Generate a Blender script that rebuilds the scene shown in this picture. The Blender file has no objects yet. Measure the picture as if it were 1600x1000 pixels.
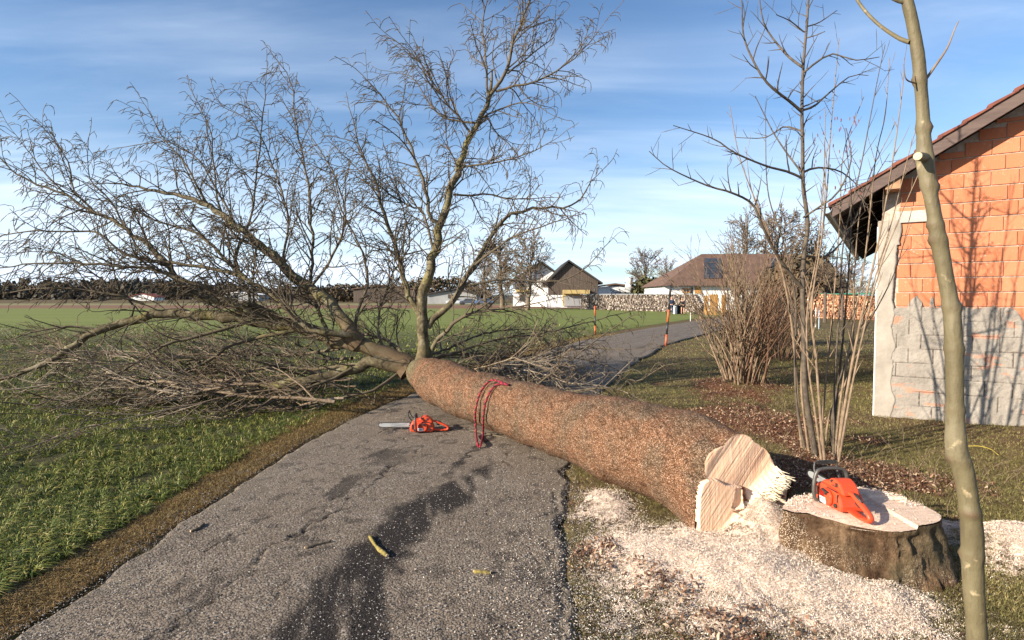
import bpy, math, random
import numpy as np
from mathutils import Vector, Matrix, Euler
random.seed(11); rng = np.random.default_rng(7)
R = math.radians
sc = bpy.context.scene
C = sc.collection
# ---------------------------------------------------------------- camera
CAMH = 1.65; FPX = 889.0; TH = math.atan(35.0/FPX)
cd = bpy.data.cameras.new('camera'); cam = bpy.data.objects.new('camera', cd); C.objects.link(cam)
cd.sensor_width = 36; cd.lens = 36*FPX/1600; cd.clip_end = 5000; cd.clip_start = 0.05
cam.location = (0, 0, CAMH); cam.rotation_euler = (R(90)-TH, 0, 0)
sc.camera = cam
# ---------------------------------------------------------------- light, sky, exposure
SUN_EL, SUN_AZ = R(21), R(28)          # light travels towards +x*cos(az), +y*sin(az)
sl = bpy.data.lights.new('sun', 'SUN'); sl.energy = 5.0; sl.angle = R(0.5); sl.color = (1.0, 0.90, 0.76)
so = bpy.data.objects.new('sun', sl); C.objects.link(so)
sdir = Vector((math.cos(SUN_AZ)*math.cos(SUN_EL), math.sin(SUN_AZ)*math.cos(SUN_EL), -math.sin(SUN_EL)))
so.rotation_euler = sdir.to_track_quat('-Z', 'Y').to_euler(); so.location = (-6, -6, 9)
sc.view_settings.view_transform = 'Standard'; sc.view_settings.look = 'None'
sc.view_settings.gamma = 1; sc.view_settings.exposure = 1.14
w = bpy.data.worlds.new('World'); sc.world = w; w.use_nodes = True
nt = w.node_tree; nt.nodes.clear()
def WN(t, **k):
    n = nt.nodes.new(t)
    for a, b in k.items(): setattr(n, a, b)
    return n
def WL(a, b): nt.links.new(a, b)
def wmath(op, a, b=None, clamp=False):
    n = WN('ShaderNodeMath', operation=op, use_clamp=clamp)
    for i, v in enumerate((a, b)):
        if v is None: continue
        if isinstance(v, (int, float)): n.inputs[i].default_value = v
        else: WL(v, n.inputs[i])
    return n.outputs[0]
sky = WN('ShaderNodeTexSky', sky_type='NISHITA', sun_disc=False)
sky.sun_elevation = SUN_EL; sky.sun_rotation = math.atan2(-sdir.x, -sdir.y); sky.air_density = 1.0; sky.dust_density = 0.6; sky.ozone_density = 2.2
tc = WN('ShaderNodeTexCoord'); sep = WN('ShaderNodeSeparateXYZ'); WL(tc.outputs['Generated'], sep.inputs[0])
zz = wmath('ADD', wmath('MAXIMUM', sep.outputs[2], 0.0), 0.12)
cmb = WN('ShaderNodeCombineXYZ'); WL(wmath('DIVIDE', sep.outputs[0], zz), cmb.inputs[0]); WL(wmath('DIVIDE', sep.outputs[1], zz), cmb.inputs[1])
mp = WN('ShaderNodeMapping'); mp.inputs['Rotation'].default_value = (0, 0, R(28)); mp.inputs['Scale'].default_value = (0.32, 1.15, 1); mp.inputs['Location'].default_value = (0.3, 1.9, 0)
WL(cmb.outputs[0], mp.inputs[0])
def wnoise(vec, s, d, rr=0.55, dist=0.0):
    n = WN('ShaderNodeTexNoise'); WL(vec, n.inputs['Vector']); n.inputs['Scale'].default_value = s; n.inputs['Detail'].default_value = d
    n.inputs['Roughness'].default_value = rr; n.inputs['Distortion'].default_value = dist
    return n.outputs['Fac']
def wramp(v, a, b, lo=0.0, hi=1.0):
    n = WN('ShaderNodeMapRange', interpolation_type='SMOOTHSTEP'); WL(v, n.inputs[0])
    n.inputs[1].default_value = a; n.inputs[2].default_value = b; n.inputs[3].default_value = lo; n.inputs[4].default_value = hi
    return n.outputs[0]
cl = wmath('MULTIPLY', wramp(wnoise(mp.outputs[0], 0.8, 7, 0.6, 0.5), 0.42, 0.78), wramp(wnoise(mp.outputs[0], 2.6, 6, 0.6, 0.6), 0.25, 0.8))
veil = wmath('MULTIPLY', wramp(wnoise(mp.outputs[0], 1.1, 6, 0.55, 0.9), 0.42, 0.82, 0.0, 0.6), wramp(wnoise(cmb.outputs[0], 0.35, 3), 0.4, 0.6, 0.15, 1.0))
hz = wramp(sep.outputs[2], 0.0, 0.30, 0.7, 0.0)       # bright band of thin cloud low over the horizon
hzn = wmath('MULTIPLY', hz, wramp(wnoise(mp.outputs[0], 0.5, 5, 0.6, 0.3), 0.36, 0.60, 0.25, 1.35))
cf = wmath('ADD', wmath('MULTIPLY', cl, 0.5), wmath('ADD', veil, hzn), clamp=True)
mx = WN('ShaderNodeMix', data_type='RGBA'); WL(cf, mx.inputs[0]); WL(sky.outputs[0], mx.inputs[6]); mx.inputs[7].default_value = (7.3, 7.2, 7.4, 1)
tint = WN('ShaderNodeMix', data_type='RGBA', blend_type='MULTIPLY'); tint.inputs[0].default_value = 1; WL(mx.outputs[2], tint.inputs[6]); tint.inputs[7].default_value = (.86, 1.01, 1.16, 1)
bg = WN('ShaderNodeBackground'); WL(tint.outputs[2], bg.inputs[0]); bg.inputs[1].default_value = 0.074
WL(bg.outputs[0], WN('ShaderNodeOutputWorld').inputs[0])

# ---------------------------------------------------------------- pixel -> world helpers (photo pixels, real distance given)
FW = Vector((0, math.cos(TH), -math.sin(TH))); UP = Vector((0, math.sin(TH), math.cos(TH))); CAM = Vector((0, 0, CAMH))
def ray(px, py): return Vector((1, 0, 0))*((px-800)/FPX) + UP*((500-py)/FPX) + FW
def P(px, py, Y):
    d = ray(px, py); return CAM + d*(Y/d.y)
def G(px, py, z=0.0):
    d = ray(px, py); return CAM + d*((z-CAMH)/d.z)
def PL(px, py, c, n):
    d = ray(px, py); return CAM + d*((c-CAM).dot(n)/d.dot(n))

# ---------------------------------------------------------------- object helpers
def tag(o, label=None, cat=None, group=None, kind=None):
    if label: o['label'] = label
    if cat: o['category'] = cat
    if group: o['group'] = group
    if kind: o['kind'] = kind
    return o
def empty(name, loc=(0, 0, 0), rz=0.0):
    o = bpy.data.objects.new(name, None); C.objects.link(o); o.location = loc; o.rotation_euler = (0, 0, rz); o.empty_display_size = .2
    return o
def copy_tree(o, parent=None):
    c = o.copy(); C.objects.link(c); c.parent = parent
    for ch in list(o.children): copy_tree(ch, c)
    return c
def np_mesh(name, V, F, mat, parent=None, attrs=None, smooth=False, local=None):
    """V (n,3) F (m,k) all same k. If parent given, V is in world space and moved to the parent's frame unless local."""
    V = np.asarray(V, dtype=np.float64).reshape(-1, 3)
    if parent is not None and not local:
        mi = np.array(parent_matrix(parent).inverted()); V = V @ mi[:3, :3].T + mi[:3, 3]
    me = bpy.data.meshes.new(name)
    if isinstance(F, np.ndarray):
        m, k = F.shape
        me.vertices.add(len(V)); me.vertices.foreach_set('co', V.astype(np.float32).ravel())
        me.loops.add(m*k); me.loops.foreach_set('vertex_index', F.astype(np.int32).ravel())
        me.polygons.add(m); me.polygons.foreach_set('loop_start', np.arange(0, m*k, k, dtype=np.int32))
        me.polygons.foreach_set('loop_total', np.full(m, k, dtype=np.int32))
    else:
        me.from_pydata([tuple(v) for v in V], [], F)
    if attrs:
        for an, av in attrs.items():
            a = me.attributes.new(an, 'FLOAT', 'POINT'); a.data.foreach_set('value', np.asarray(av, dtype=np.float32))
    if smooth: me.polygons.foreach_set('use_smooth', [True]*len(me.polygons))
    me.update(calc_edges=True); me.validate()
    if mat: me.materials.append(mat)
    o = bpy.data.objects.new(name, me); C.objects.link(o)
    if parent is not None: o.parent = parent
    return o
def parent_matrix(p):
    m = Matrix.LocRotScale(p.location, p.rotation_euler, p.scale)
    return parent_matrix(p.parent) @ m if p.parent else m
class MB:
    def __init__(s): s.v = []; s.f = []
    def add(s, vs, fs):
        n = len(s.v); s.v += [tuple(v) for v in vs]; s.f += [tuple(i+n for i in f) for f in fs]; return s
    def box(s, c, d, rz=0, rot=None):
        m = rot if rot is not None else Matrix.Rotation(rz, 3, 'Z')
        vs = [Vector(c)+m@Vector((x*d[0]/2, y*d[1]/2, z*d[2]/2)) for x in (-1, 1) for y in (-1, 1) for z in (-1, 1)]
        return s.add(vs, [(0, 1, 3, 2), (4, 6, 7, 5), (0, 4, 5, 1), (2, 3, 7, 6), (0, 2, 6, 4), (1, 5, 7, 3)])
    def prism(s, poly, e0, e1, fr=None):
        """poly 2-D (a,b); fr maps (a,b,h)->Vector; extruded e0..e1"""
        n = len(poly); fr = fr or (lambda a, b, h: Vector((a, h, b)))
        vs = [fr(a, b, e0) for a, b in poly]+[fr(a, b, e1) for a, b in poly]
        fs = [tuple(range(n)), tuple(range(2*n-1, n-1, -1))]+[(i, i+n, (i+1) % n+n, (i+1) % n) for i in range(n)]
        return s.add(vs, fs)
    def tube(s, pts, rad, k=8, cap=True, closed=False):
        pts = [Vector(p) for p in pts]; n = len(pts)
        if isinstance(rad, (int, float)): rad = [rad]*n
        vs = []; ref = None
        for i, p in enumerate(pts):
            if closed: t = (pts[(i+1) % n]-pts[i-1]).normalized()
            else: t = (pts[min(i+1, n-1)]-pts[max(i-1, 0)]).normalized()
            if ref is None: ref = t.orthogonal().normalized()
            ref = (ref-t*ref.dot(t)).normalized(); b = t.cross(ref)
            for j in range(k):
                a = 2*math.pi*j/k; vs.append(p+(ref*math.cos(a)+b*math.sin(a))*rad[i])
        fs = []
        for i in range(n if closed else n-1):
            for j in range(k):
                i2 = (i+1) % n; fs.append((i*k+j, i*k+(j+1) % k, i2*k+(j+1) % k, i2*k+j))
        if cap and not closed: fs += [tuple(reversed(range(k))), tuple(range((n-1)*k, n*k))]
        return s.add(vs, fs)
    def lathe(s, prof, c=(0, 0, 0), k=16):
        vs = []; n = len(prof); c = Vector(c)
        for r, z in prof:
            for j in range(k):
                a = 2*math.pi*j/k; vs.append(c+Vector((r*math.cos(a), r*math.sin(a), z)))
        fs = [(i*k+j, i*k+(j+1) % k, (i+1)*k+(j+1) % k, (i+1)*k+j) for i in range(n-1) for j in range(k)]
        fs += [tuple(reversed(range(k))), tuple(range((n-1)*k, n*k))]
        return s.add(vs, fs)
    def build(s, name, mat, parent=None, smooth=False, bevel=0, local=True, seg=2):
        o = np_mesh(name, np.array([tuple(v) for v in s.v]), s.f, mat, parent, smooth=smooth, local=local)
        if bevel:
            b = o.modifiers.new('bevel', 'BEVEL'); b.width = bevel; b.segments = seg; b.limit_method = 'ANGLE'
        return o
# ---------------------------------------------------------------- numpy noise
_perm = rng.random((64, 64, 64))
def vnoise(x, y, z=0.0):
    x, y, z = np.broadcast_arrays(np.asarray(x, float), np.asarray(y, float), np.asarray(z, float))
    xi, yi, zi = np.floor(x).astype(int), np.floor(y).astype(int), np.floor(z).astype(int)
    fx, fy, fz = x-xi, y-yi, z-zi
    fx, fy, fz = fx*fx*(3-2*fx), fy*fy*(3-2*fy), fz*fz*(3-2*fz)
    def g(a, b, c): return _perm[(xi+a) & 63, (yi+b) & 63, (zi+c) & 63]
    l = lambda a, b, t: a+(b-a)*t
    return l(l(l(g(0,0,0), g(1,0,0), fx), l(g(0,1,0), g(1,1,0), fx), fy), l(l(g(0,0,1), g(1,0,1), fx), l(g(0,1,1), g(1,1,1), fx), fy), fz)
def fbm(x, y, z=0.0, o=4):
    s = 0; a = 0.5; t = 0
    for i in range(o):
        s = s+a*vnoise(np.asarray(x)*2**i+i*7.3, np.asarray(y)*2**i+i*3.1, np.asarray(z)*2**i+i*5.7); t += a; a *= 0.5
    return s/t
def sstep(x, a, b):
    t = np.clip((x-a)/(b-a), 0, 1); return t*t*(3-2*t)
def in_poly(x, y, poly):
    inside = np.zeros(np.shape(x), bool); n = len(poly)
    for i in range(n):
        x0, y0 = poly[i]; x1, y1 = poly[(i+1) % n]
        if y0 == y1: continue
        c = ((y0 > y) != (y1 > y)) & (x < (x1-x0)*(y-y0)/(y1-y0)+x0)
        inside ^= c
    return inside
def grid_faces(nx, ny):
    i = np.arange((nx-1)*(ny-1)); a = (i//(nx-1))*nx+i % (nx-1)
    return np.stack([a, a+1, a+1+nx, a+nx], 1)
# ---------------------------------------------------------------- node material helpers
class NM:
    def __init__(s, name):
        s.m = bpy.data.materials.new(name); s.m.use_nodes = True; s.t = s.m.node_tree; s.t.nodes.clear()
        s.out = s.t.nodes.new('ShaderNodeOutputMaterial'); s.b = s.t.nodes.new('ShaderNodeBsdfPrincipled')
        s.t.links.new(s.b.outputs[0], s.out.inputs[0]); s.b.inputs['Roughness'].default_value = .8
        s.tc = s.t.nodes.new('ShaderNodeTexCoord'); s.co = s.tc.outputs['Object']; s.b.inputs['Specular IOR Level'].default_value = .3
    def set(s, inp, v):
        if isinstance(v, (int, float)): inp.default_value = v
        elif isinstance(v, tuple): inp.default_value = v if len(v) != 3 or inp.type == 'VECTOR' else (*v, 1)
        else: s.t.links.new(v, inp)
    def mapv(s, sc=(1, 1, 1), rot=(0, 0, 0), loc=(0, 0, 0), co=None):
        n = s.t.nodes.new('ShaderNodeMapping'); s.t.links.new(co or s.co, n.inputs[0])
        n.inputs['Scale'].default_value = sc; n.inputs['Rotation'].default_value = rot; n.inputs['Location'].default_value = loc
        return n.outputs[0]
    def noise(s, scale, detail=4, rough=.55, dist=0, co=None):
        n = s.t.nodes.new('ShaderNodeTexNoise'); s.t.links.new(co or s.co, n.inputs['Vector'])
        n.inputs['Scale'].default_value = scale; n.inputs['Detail'].default_value = detail; n.inputs['Roughness'].default_value = rough; n.inputs['Distortion'].default_value = dist
        return n.outputs['Fac']
    def vor(s, scale, feature='F1', out='Distance', co=None, rnd=1):
        n = s.t.nodes.new('ShaderNodeTexVoronoi'); n.feature = feature; s.t.links.new(co or s.co, n.inputs['Vector'])
        n.inputs['Scale'].default_value = scale; n.inputs['Randomness'].default_value = rnd
        return n.outputs[out]
    def attr(s, name):
        n = s.t.nodes.new('ShaderNodeAttribute'); n.attribute_name = name; return n.outputs['Fac']
    def objrand(s):
        return s.t.nodes.new('ShaderNodeObjectInfo').outputs['Random']
    def sep(s, co=None):
        n = s.t.nodes.new('ShaderNodeSeparateXYZ'); s.t.links.new(co or s.co, n.inputs[0]); return n.outputs
    def math(s, op, a, b=0.0, clamp=False):
        n = s.t.nodes.new('ShaderNodeMath'); n.operation = op; n.use_clamp = clamp
        s.set(n.inputs[0], a); s.set(n.inputs[1], b); return n.outputs[0]
    def rng(s, v, a, b, lo=0., hi=1.):
        n = s.t.nodes.new('ShaderNodeMapRange'); n.interpolation_type = 'SMOOTHSTEP'; s.set(n.inputs[0], v)
        for i, q in enumerate((a, b, lo, hi)): n.inputs[i+1].default_value = q
        return n.outputs[0]
    def ramp(s, v, stops):
        n = s.t.nodes.new('ShaderNodeValToRGB'); s.set(n.inputs[0], v); e = n.color_ramp.elements
        while len(e) < len(stops): e.new(.5)
        for q, (p, c) in zip(e, stops): q.position = p; q.color = (*c, 1)
        return n.outputs[0]
    def mix(s, f, a, b, mode='MIX'):
        n = s.t.nodes.new('ShaderNodeMix'); n.data_type = 'RGBA'; n.blend_type = mode
        s.set(n.inputs[0], f); s.set(n.inputs[6], a); s.set(n.inputs[7], b); return n.outputs[2]
    def bump(s, h, strength=.5, dist=.01, prev=None):
        n = s.t.nodes.new('ShaderNodeBump'); n.inputs['Strength'].default_value = strength; n.inputs['Distance'].default_value = dist
        s.t.links.new(h, n.inputs['Height'])
        if prev is not None: s.t.links.new(prev, n.inputs['Normal'])
        return n.outputs[0]
    def fin(s, col, nrm=None, rough=None, metal=None, spec=None):
        s.set(s.b.inputs['Base Color'], col)
        if nrm is not None: s.set(s.b.inputs['Normal'], nrm)
        if rough is not None: s.set(s.b.inputs['Roughness'], rough)
        if metal is not None: s.set(s.b.inputs['Metallic'], metal)
        if spec is not None: s.set(s.b.inputs['Specular IOR Level'], spec)
        return s.m
def simple(name, c1, c2=None, scale=8, rough=.7, bs=30, bst=.2, bd=.004, metal=0, detail=4, stretch=(1, 1, 1), spec=.3):
    n = NM(name); co = n.mapv(stretch)
    c2 = c2 or tuple(x*.75 for x in c1)
    col = n.mix(n.rng(n.noise(scale, detail, co=co), .3, .7), c1, c2)
    return n.fin(col, n.bump(n.noise(bs, 3, co=co), bst, bd), rough, metal, spec)
# ================================================================ materials
def m_ground():
    n = NM('lawn_soil'); a = n.noise(0.6, 5, .6); b = n.noise(9, 5, .65); c = n.noise(70, 3, .6)
    col = n.ramp(b, [(.25, (.06, .045, .024)), (.45, (.14, .115, .048)), (.6, (.19, .165, .062)), (.8, (.26, .21, .10))])
    col = n.mix(n.rng(a, .35, .6), col, n.ramp(b, [(.3, (.07, .042, .025)), (.7, (.21, .145, .08))]))
    lf = n.attr('litter'); litc = n.ramp(n.noise(38, 4, .7), [(.3, (.05, .02, .012)), (.5, (.16, .07, .04)), (.7, (.30, .16, .09))])
    col = n.mix(lf, col, litc)
    col = n.mix(n.rng(c, .3, .7, 0, .6), col, (.3, .28, .2), 'MULTIPLY')
    return n.fin(col, n.bump(b, .8, .03, n.bump(c, .8, .012)), .95, spec=.1)
def m_field():
    n = NM('field_crop'); sx = n.mapv((0.02, 1.2, 1)); a = n.noise(.8, 4, .6, co=sx); b = n.noise(7, 5, .7, co=n.mapv((.5, 1, 1))); c = n.noise(45, 4, .7); big = n.noise(.06, 4, .6)
    green = n.ramp(b, [(.3, (.04, .05, .014)), (.5, (.10, .125, .028)), (.68, (.19, .20, .05))])
    soil = n.ramp(c, [(.3, (.022, .018, .010)), (.7, (.08, .062, .036))])
    col = n.mix(n.rng(c, .45, .66, .05, .75), soil, green)
    Y = n.sep()[1]
    far = n.rng(Y, 14, 40)
    col = n.mix(far, col, n.mix(n.rng(a, .3, .7), (.125, .155, .034), (.19, .20, .055)))
    col = n.mix(n.rng(big, .45, .65, 0, .35), col, (.13, .12, .045))
    # ploughed and fallow bands far off
    yy = n.math('ADD', Y, n.math('MULTIPLY', n.noise(.05, 3), 14))
    col = n.mix(n.rng(yy, 88, 97), col, (.19, .10, .06))
    col = n.mix(n.rng(yy, 122, 135), col, (.20, .18, .08))
    return n.fin(col, n.bump(c, .7, .02), .9, spec=.15)
def m_road():
    n = NM('asphalt'); st = n.attr('stain'); cr = n.attr('crack'); ch = n.attr('edge')
    v = n.vor(82, out='Distance'); vc = n.vor(82, out='Color'); v2 = n.vor(190, out='Color'); f = n.noise(190, 3, .7); g = n.noise(1.7, 5, .6); g2 = n.noise(14, 4, .6)
    stone = n.sep(vc)[0]; s2 = n.sep(v2)[1]
    base = n.ramp(stone, [(.0, (.195, .152, .112)), (.45, (.26, .207, .156)), (.8, (.31, .25, .19)), (.97, (.39, .33, .26)), (1, (.52, .46, .39))])
    base = n.mix(n.rng(g, .3, .7, 0, .5), base, (.62, .56, .50), 'MULTIPLY')
    base = n.mix(n.rng(g2, .35, .65, 0, .35), base, (.5, .45, .4), 'MULTIPLY')
    gap = n.rng(v, .40, .72)
    base = n.mix(n.math('MULTIPLY', gap, .85), base, (.075, .06, .046))
    dark = n.mix(n.rng(s2, .975, .99), n.mix(.05, (.014, .010, .008), base, 'MIX'), (.42, .38, .34))
    col = n.mix(st, base, dark)
    col = n.mix(cr, col, (.012, .009, .007))
    col = n.mix(n.math('MULTIPLY', ch, .8), col, n.mix(n.rng(f, .35, .6), (.10, .072, .045), (.24, .20, .15)))
    h = n.math('SUBTRACT', n.math('MULTIPLY', stone, .6), n.math('MULTIPLY', gap, 1.0))
    return n.fin(col, n.bump(h, .6, .005, n.bump(g2, .35, .01)), .85, spec=.25)
def m_bark_trunk():
    n = NM('spruce_pink_bark'); tl = n.attr('along')
    v = n.vor(165, out='Color', co=n.mapv((1, 1, 1.2))); sv = n.sep(v)[0]; d = n.vor(95, out='Distance'); f = n.noise(60, 4, .7); g = n.noise(3.0, 5, .6); h2 = n.noise(230, 2, .6)
    col = n.ramp(sv, [(0, (.06, .033, .018)), (.3, (.145, .074, .04)), (.6, (.255, .13, .07)), (.86, (.37, .20, .115)), (1, (.62, .43, .31))])
    col = n.mix(n.rng(g, .38, .68, 0, .75), col, n.ramp(sv, [(0, (.045, .034, .022)), (.6, (.125, .095, .062)), (1, (.34, .28, .2))]))
    col = n.mix(n.rng(n.math('ADD', tl, n.math('MULTIPLY', n.noise(3, 4), .3)), .98, 1.15), col, n.ramp(f, [(.3, (.08, .07, .035)), (.55, (.20, .18, .10)), (.7, (.34, .32, .25))]))
    col = n.mix(n.rng(h2, .42, .6, 0, .55), col, (.35, .27, .2), 'MULTIPLY')
    fur = n.noise(1, 5, .65, .4, co=n.mapv((26, 5, 26), rot=(0, 0, R(-31.8)))); col = n.mix(n.rng(fur, .36, .56, .65, 0), col, (.42, .36, .30), 'MULTIPLY')
    sc_ = n.noise(1.1, 5, .7); col = n.mix(n.rng(sc_, .60, .70, 0, .6), col, (.46, .27, .16))
    return n.fin(col, n.bump(f, .9, .012, n.bump(sv, .9, .006, n.bump(fur, .8, .02))), .9, spec=.15)
def m_bark_limb():
    n = NM('lichen_bark'); rd = n.attr('rad'); a = n.noise(5, 5, .65); b = n.noise(30, 4, .6); c = n.noise(2.2, 4, .6)
    thick = n.rng(rd, .010, .055)
    big = n.ramp(a, [(.28, (.055, .042, .025)), (.45, (.115, .092, .052)), (.58, (.20, .17, .10)), (.75, (.33, .31, .25))])
    big = n.mix(n.rng(c, .5, .68, 0, .8), big, (.22, .19, .06))
    thin = n.ramp(b, [(.3, (.055, .042, .028)), (.55, (.16, .128, .088)), (.75, (.32, .27, .20))])
    big = n.mix(n.rng(rd, .085, .15), big, n.ramp(b, [(.3, (.07, .045, .026)), (.55, (.17, .115, .065)), (.75, (.30, .23, .15))]))
    col = n.mix(thick, thin, big)
    col = n.mix(n.rng(b, .35, .6, 0, .6), col, (.35, .3, .24), 'MULTIPLY')
    return n.fin(col, n.bump(b, .8, .008), .85, spec=.2)
def m_wood_cut():
    n = NM('fresh_cut_wood'); co = n.mapv((5, 60, 60), rot=(0, R(58), 0)); co = n.mapv((60, 60, 5), rot=(0, R(-32), 0))
    a = n.noise(1, 4, .6, .2, co=co); b = n.noise(2.4, 5, .6); c = n.noise(3, 3, .6, co=co)
    col = n.ramp(a, [(.25, (.58, .33, .19)), (.42, (.71, .46, .30)), (.58, (.79, .56, .37)), (.8, (.83, .65, .49))])
    col = n.mix(n.rng(b, .42, .6, 0, .4), col, (.62, .32, .18))
    col = n.mix(n.attr('pale'), col, (.84, .72, .52))
    col = n.mix(n.attr('dark'), col, (.36, .13, .055))
    return n.fin(col, n.bump(a, .5, .006, n.bump(c, .4, .003)), .7, spec=.3)
def m_splinter(): return simple('pale_splinter_wood', (.86, .78, .6), (.8, .64, .42), 20, .7, 60, .3)
def m_redbark(): return simple('inner_bark_red', (.35, .13, .06), (.2, .07, .035), 20, .8, 60, .8, .01)
def m_stump():
    n = NM('stump_bark'); a = n.noise(6, 6, .7, co=n.mapv((1, 1, .5))); b = n.noise(48, 5, .75); g = n.noise(2, 3); v = n.vor(260, out='Color')
    col = n.ramp(a, [(.3, (.035, .02, .012)), (.5, (.10, .06, .034)), (.7, (.21, .135, .078))])
    dust = n.math('MULTIPLY', n.rng(n.sep(v)[0], .80, .86), n.attr('dust'))
    col = n.mix(n.rng(b, .35, .6, 0, .6), col, (.4, .35, .3), 'MULTIPLY')
    col = n.mix(n.rng(g, .45, .7, 0, .35), col, (.13, .13, .075))
    col = n.mix(dust, col, (.66, .52, .38))
    return n.fin(col, n.bump(a, 1, .04, n.bump(b, .9, .012)), .95, spec=.1)
def m_dust():
    n = NM('sawdust_bed'); v = n.vor(130, out='Color', co=n.mapv((1, 1, 1))); s = n.sep(v)[0]; a = n.noise(60, 5, .8); b = n.noise(5, 4, .65); d = n.noise(16, 4, .7)
    col = n.ramp(s, [(0, (.46, .30, .20)), (.2, (.70, .53, .40)), (.7, (.82, .66, .53)), (1, (.88, .76, .65))])
    col = n.mix(n.rng(a, .3, .55, .55, 0), col, (.22, .14, .08))
    thin = n.attr('thin')
    col = n.mix(n.math('MULTIPLY', n.rng(d, .42, .58), thin, clamp=True), col, (.075, .05, .03))
    return n.fin(col, n.bump(a, 1, .012, n.bump(s, 1, .006)), .95, spec=.1)
def m_blade(name, stops):
    n = NM(name); r = n.attr('rnd')
    col = n.ramp(r, stops); n.b.inputs['Subsurface Weight'].default_value = 0
    tr = n.t.nodes.new('ShaderNodeBsdfTranslucent'); n.set(tr.inputs[0], col)
    ms = n.t.nodes.new('ShaderNodeMixShader'); ms.inputs[0].default_value = .25
    n.fin(col, None, .55, spec=.35)
    n.t.links.new(n.b.outputs[0], ms.inputs[1]); n.t.links.new(tr.outputs[0], ms.inputs[2]); n.t.links.new(ms.outputs[0], n.out.inputs[0])
    return n.m
def m_chips():
    n = NM('wood_chips'); r = n.attr('rnd')
    return n.fin(n.ramp(r, [(0, (.46, .30, .19)), (.18, (.70, .54, .40)), (.6, (.82, .68, .53)), (1, (.90, .81, .69))]), None, .8)
def m_leaves():
    n = NM('dead_leaves'); r = n.attr('rnd')
    return n.fin(n.ramp(r, [(0, (.045, .025, .015)), (.3, (.12, .062, .035)), (.6, (.20, .10, .055)), (.8, (.29, .17, .10)), (1, (.48, .36, .24))]), None, .75)
def m_block():
    n = NM('clay_block'); r = n.attr('rnd'); X = n.sep()
    rib = n.noise(1, 2, .5, co=n.mapv((90, 90, 3))); a = n.noise(3, 4, .6); b = n.noise(30, 4, .6)
    col = n.ramp(r, [(0, (.43, .145, .07)), (.5, (.47, .163, .082)), (1, (.51, .185, .096))])
    col = n.mix(n.rng(a, .4, .7, 0, .3), col, (.54, .21, .11))
    col = n.mix(n.rng(b, .62, .75, 0, .5), col, (.6, .5, .42))
    return n.fin(col, n.bump(rib, .45, .006, n.bump(b, .3, .004)), .9, spec=.15)
def m_mortar(): return simple('mortar', (.46, .38, .31), (.34, .26, .2), 20, .95, 80, .6, .006)
def m_plaster():
    n = NM('rough_render_coat'); j = n.attr('joint'); o = n.attr('orange'); a = n.noise(3, 6, .65); b = n.noise(26, 6, .7); c = n.noise(90, 3, .7)
    col = n.ramp(a, [(.3, (.20, .172, .142)), (.55, (.285, .25, .208)), (.75, (.36, .32, .27))])
    col = n.mix(n.rng(b, .35, .6, .45, 0), col, (.28, .25, .22))
    col = n.mix(o, col, (.58, .2, .09))
    col = n.mix(j, col, (.05, .035, .03))
    return n.fin(col, n.bump(b, .9, .018, n.bump(c, .5, .005)), .95, spec=.1)
def m_render_smooth():
    n = NM('pale_render'); a = n.noise(2, 6, .65); b = n.noise(20, 5, .7)
    col = n.ramp(a, [(.3, (.22, .19, .155)), (.55, (.33, .29, .24)), (.75, (.41, .365, .305))])
    col = n.mix(n.rng(b, .58, .72, 0, .35), col, (.3, .27, .22))
    return n.fin(col, n.bump(b, .6, .008), .9, spec=.15)
def m_orange():
    n = NM('orange_saw_plastic'); a = n.noise(14, 5, .7); b = n.noise(60, 4, .7)
    col = n.mix(n.rng(a, .45, .7, 0, .45), (.60, .062, .018), (.42, .045, .014))
    col = n.mix(n.rng(b, .6, .75, 0, .5), col, (.32, .16, .08))
    return n.fin(col, n.bump(b, .15, .002), n.rng(a, .3, .7, .32, .6), spec=.5)
M = {}
M['ground'] = m_ground(); M['field'] = m_field(); M['road'] = m_road(); M['trunk'] = m_bark_trunk(); M['limb'] = m_bark_limb()
M['cut'] = m_wood_cut(); M['splinter'] = m_splinter(); M['redbark'] = m_redbark(); M['stump'] = m_stump(); M['dust'] = m_dust()
M['wheat'] = m_blade('wheat_blades', [(0, (.028, .044, .010)), (.4, (.084, .12, .022)), (.62, (.19, .21, .042)), (.82, (.42, .37, .10)), (1, (.62, .50, .24))])
M['straw'] = m_blade('dry_verge_grass', [(0, (.09, .055, .02)), (.3, (.22, .135, .045)), (.55, (.35, .225, .085)), (.75, (.46, .33, .15)), (.86, (.18, .19, .05)), (1, (.13, .16, .035))])
M['lawn'] = m_blade('winter_lawn_grass', [(0, (.10, .07, .03)), (.25, (.19, .17, .055)), (.55, (.28, .25, .08)), (.8, (.42, .33, .14)), (1, (.58, .46, .27))])
M['chips'] = m_chips(); M['leaves'] = m_leaves()
M['block'] = m_block(); M['mortar'] = m_mortar(); M['plaster'] = m_plaster(); M['render'] = m_render_smooth()
M['orange'] = m_orange(); M['black'] = simple('black_plastic', (.018, .017, .016), (.035, .032, .028), 20, .45, 80, .2, .002, spec=.45)
M['grey_handle'] = simple('grey_rubber_handle', (.045, .043, .038), (.075, .07, .06), 20, .4, 80, .2, .002, spec=.5)
M['steel'] = simple('worn_steel', (.62, .63, .62), (.42, .43, .42), 16, .38, 60, .15, .001, metal=.55, stretch=(.3, 1, 1))
M['chain'] = simple('oily_chain', (.08, .075, .07), (.03, .028, .026), 60, .5, 90, .3, .002, metal=.6)
M['sticker'] = simple('white_sticker', (.72, .70, .67), (.55, .52, .5), 30, .5, 60, .05, .001)
M['darkred'] = simple('red_saw_grille', (.30, .025, .012), (.2, .015, .01), 30, .5)
M['rope'] = simple('red_rope_strand', (.30, .014, .022), (.17, .008, .014), 60, .75, 200, .6, .003)
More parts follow.
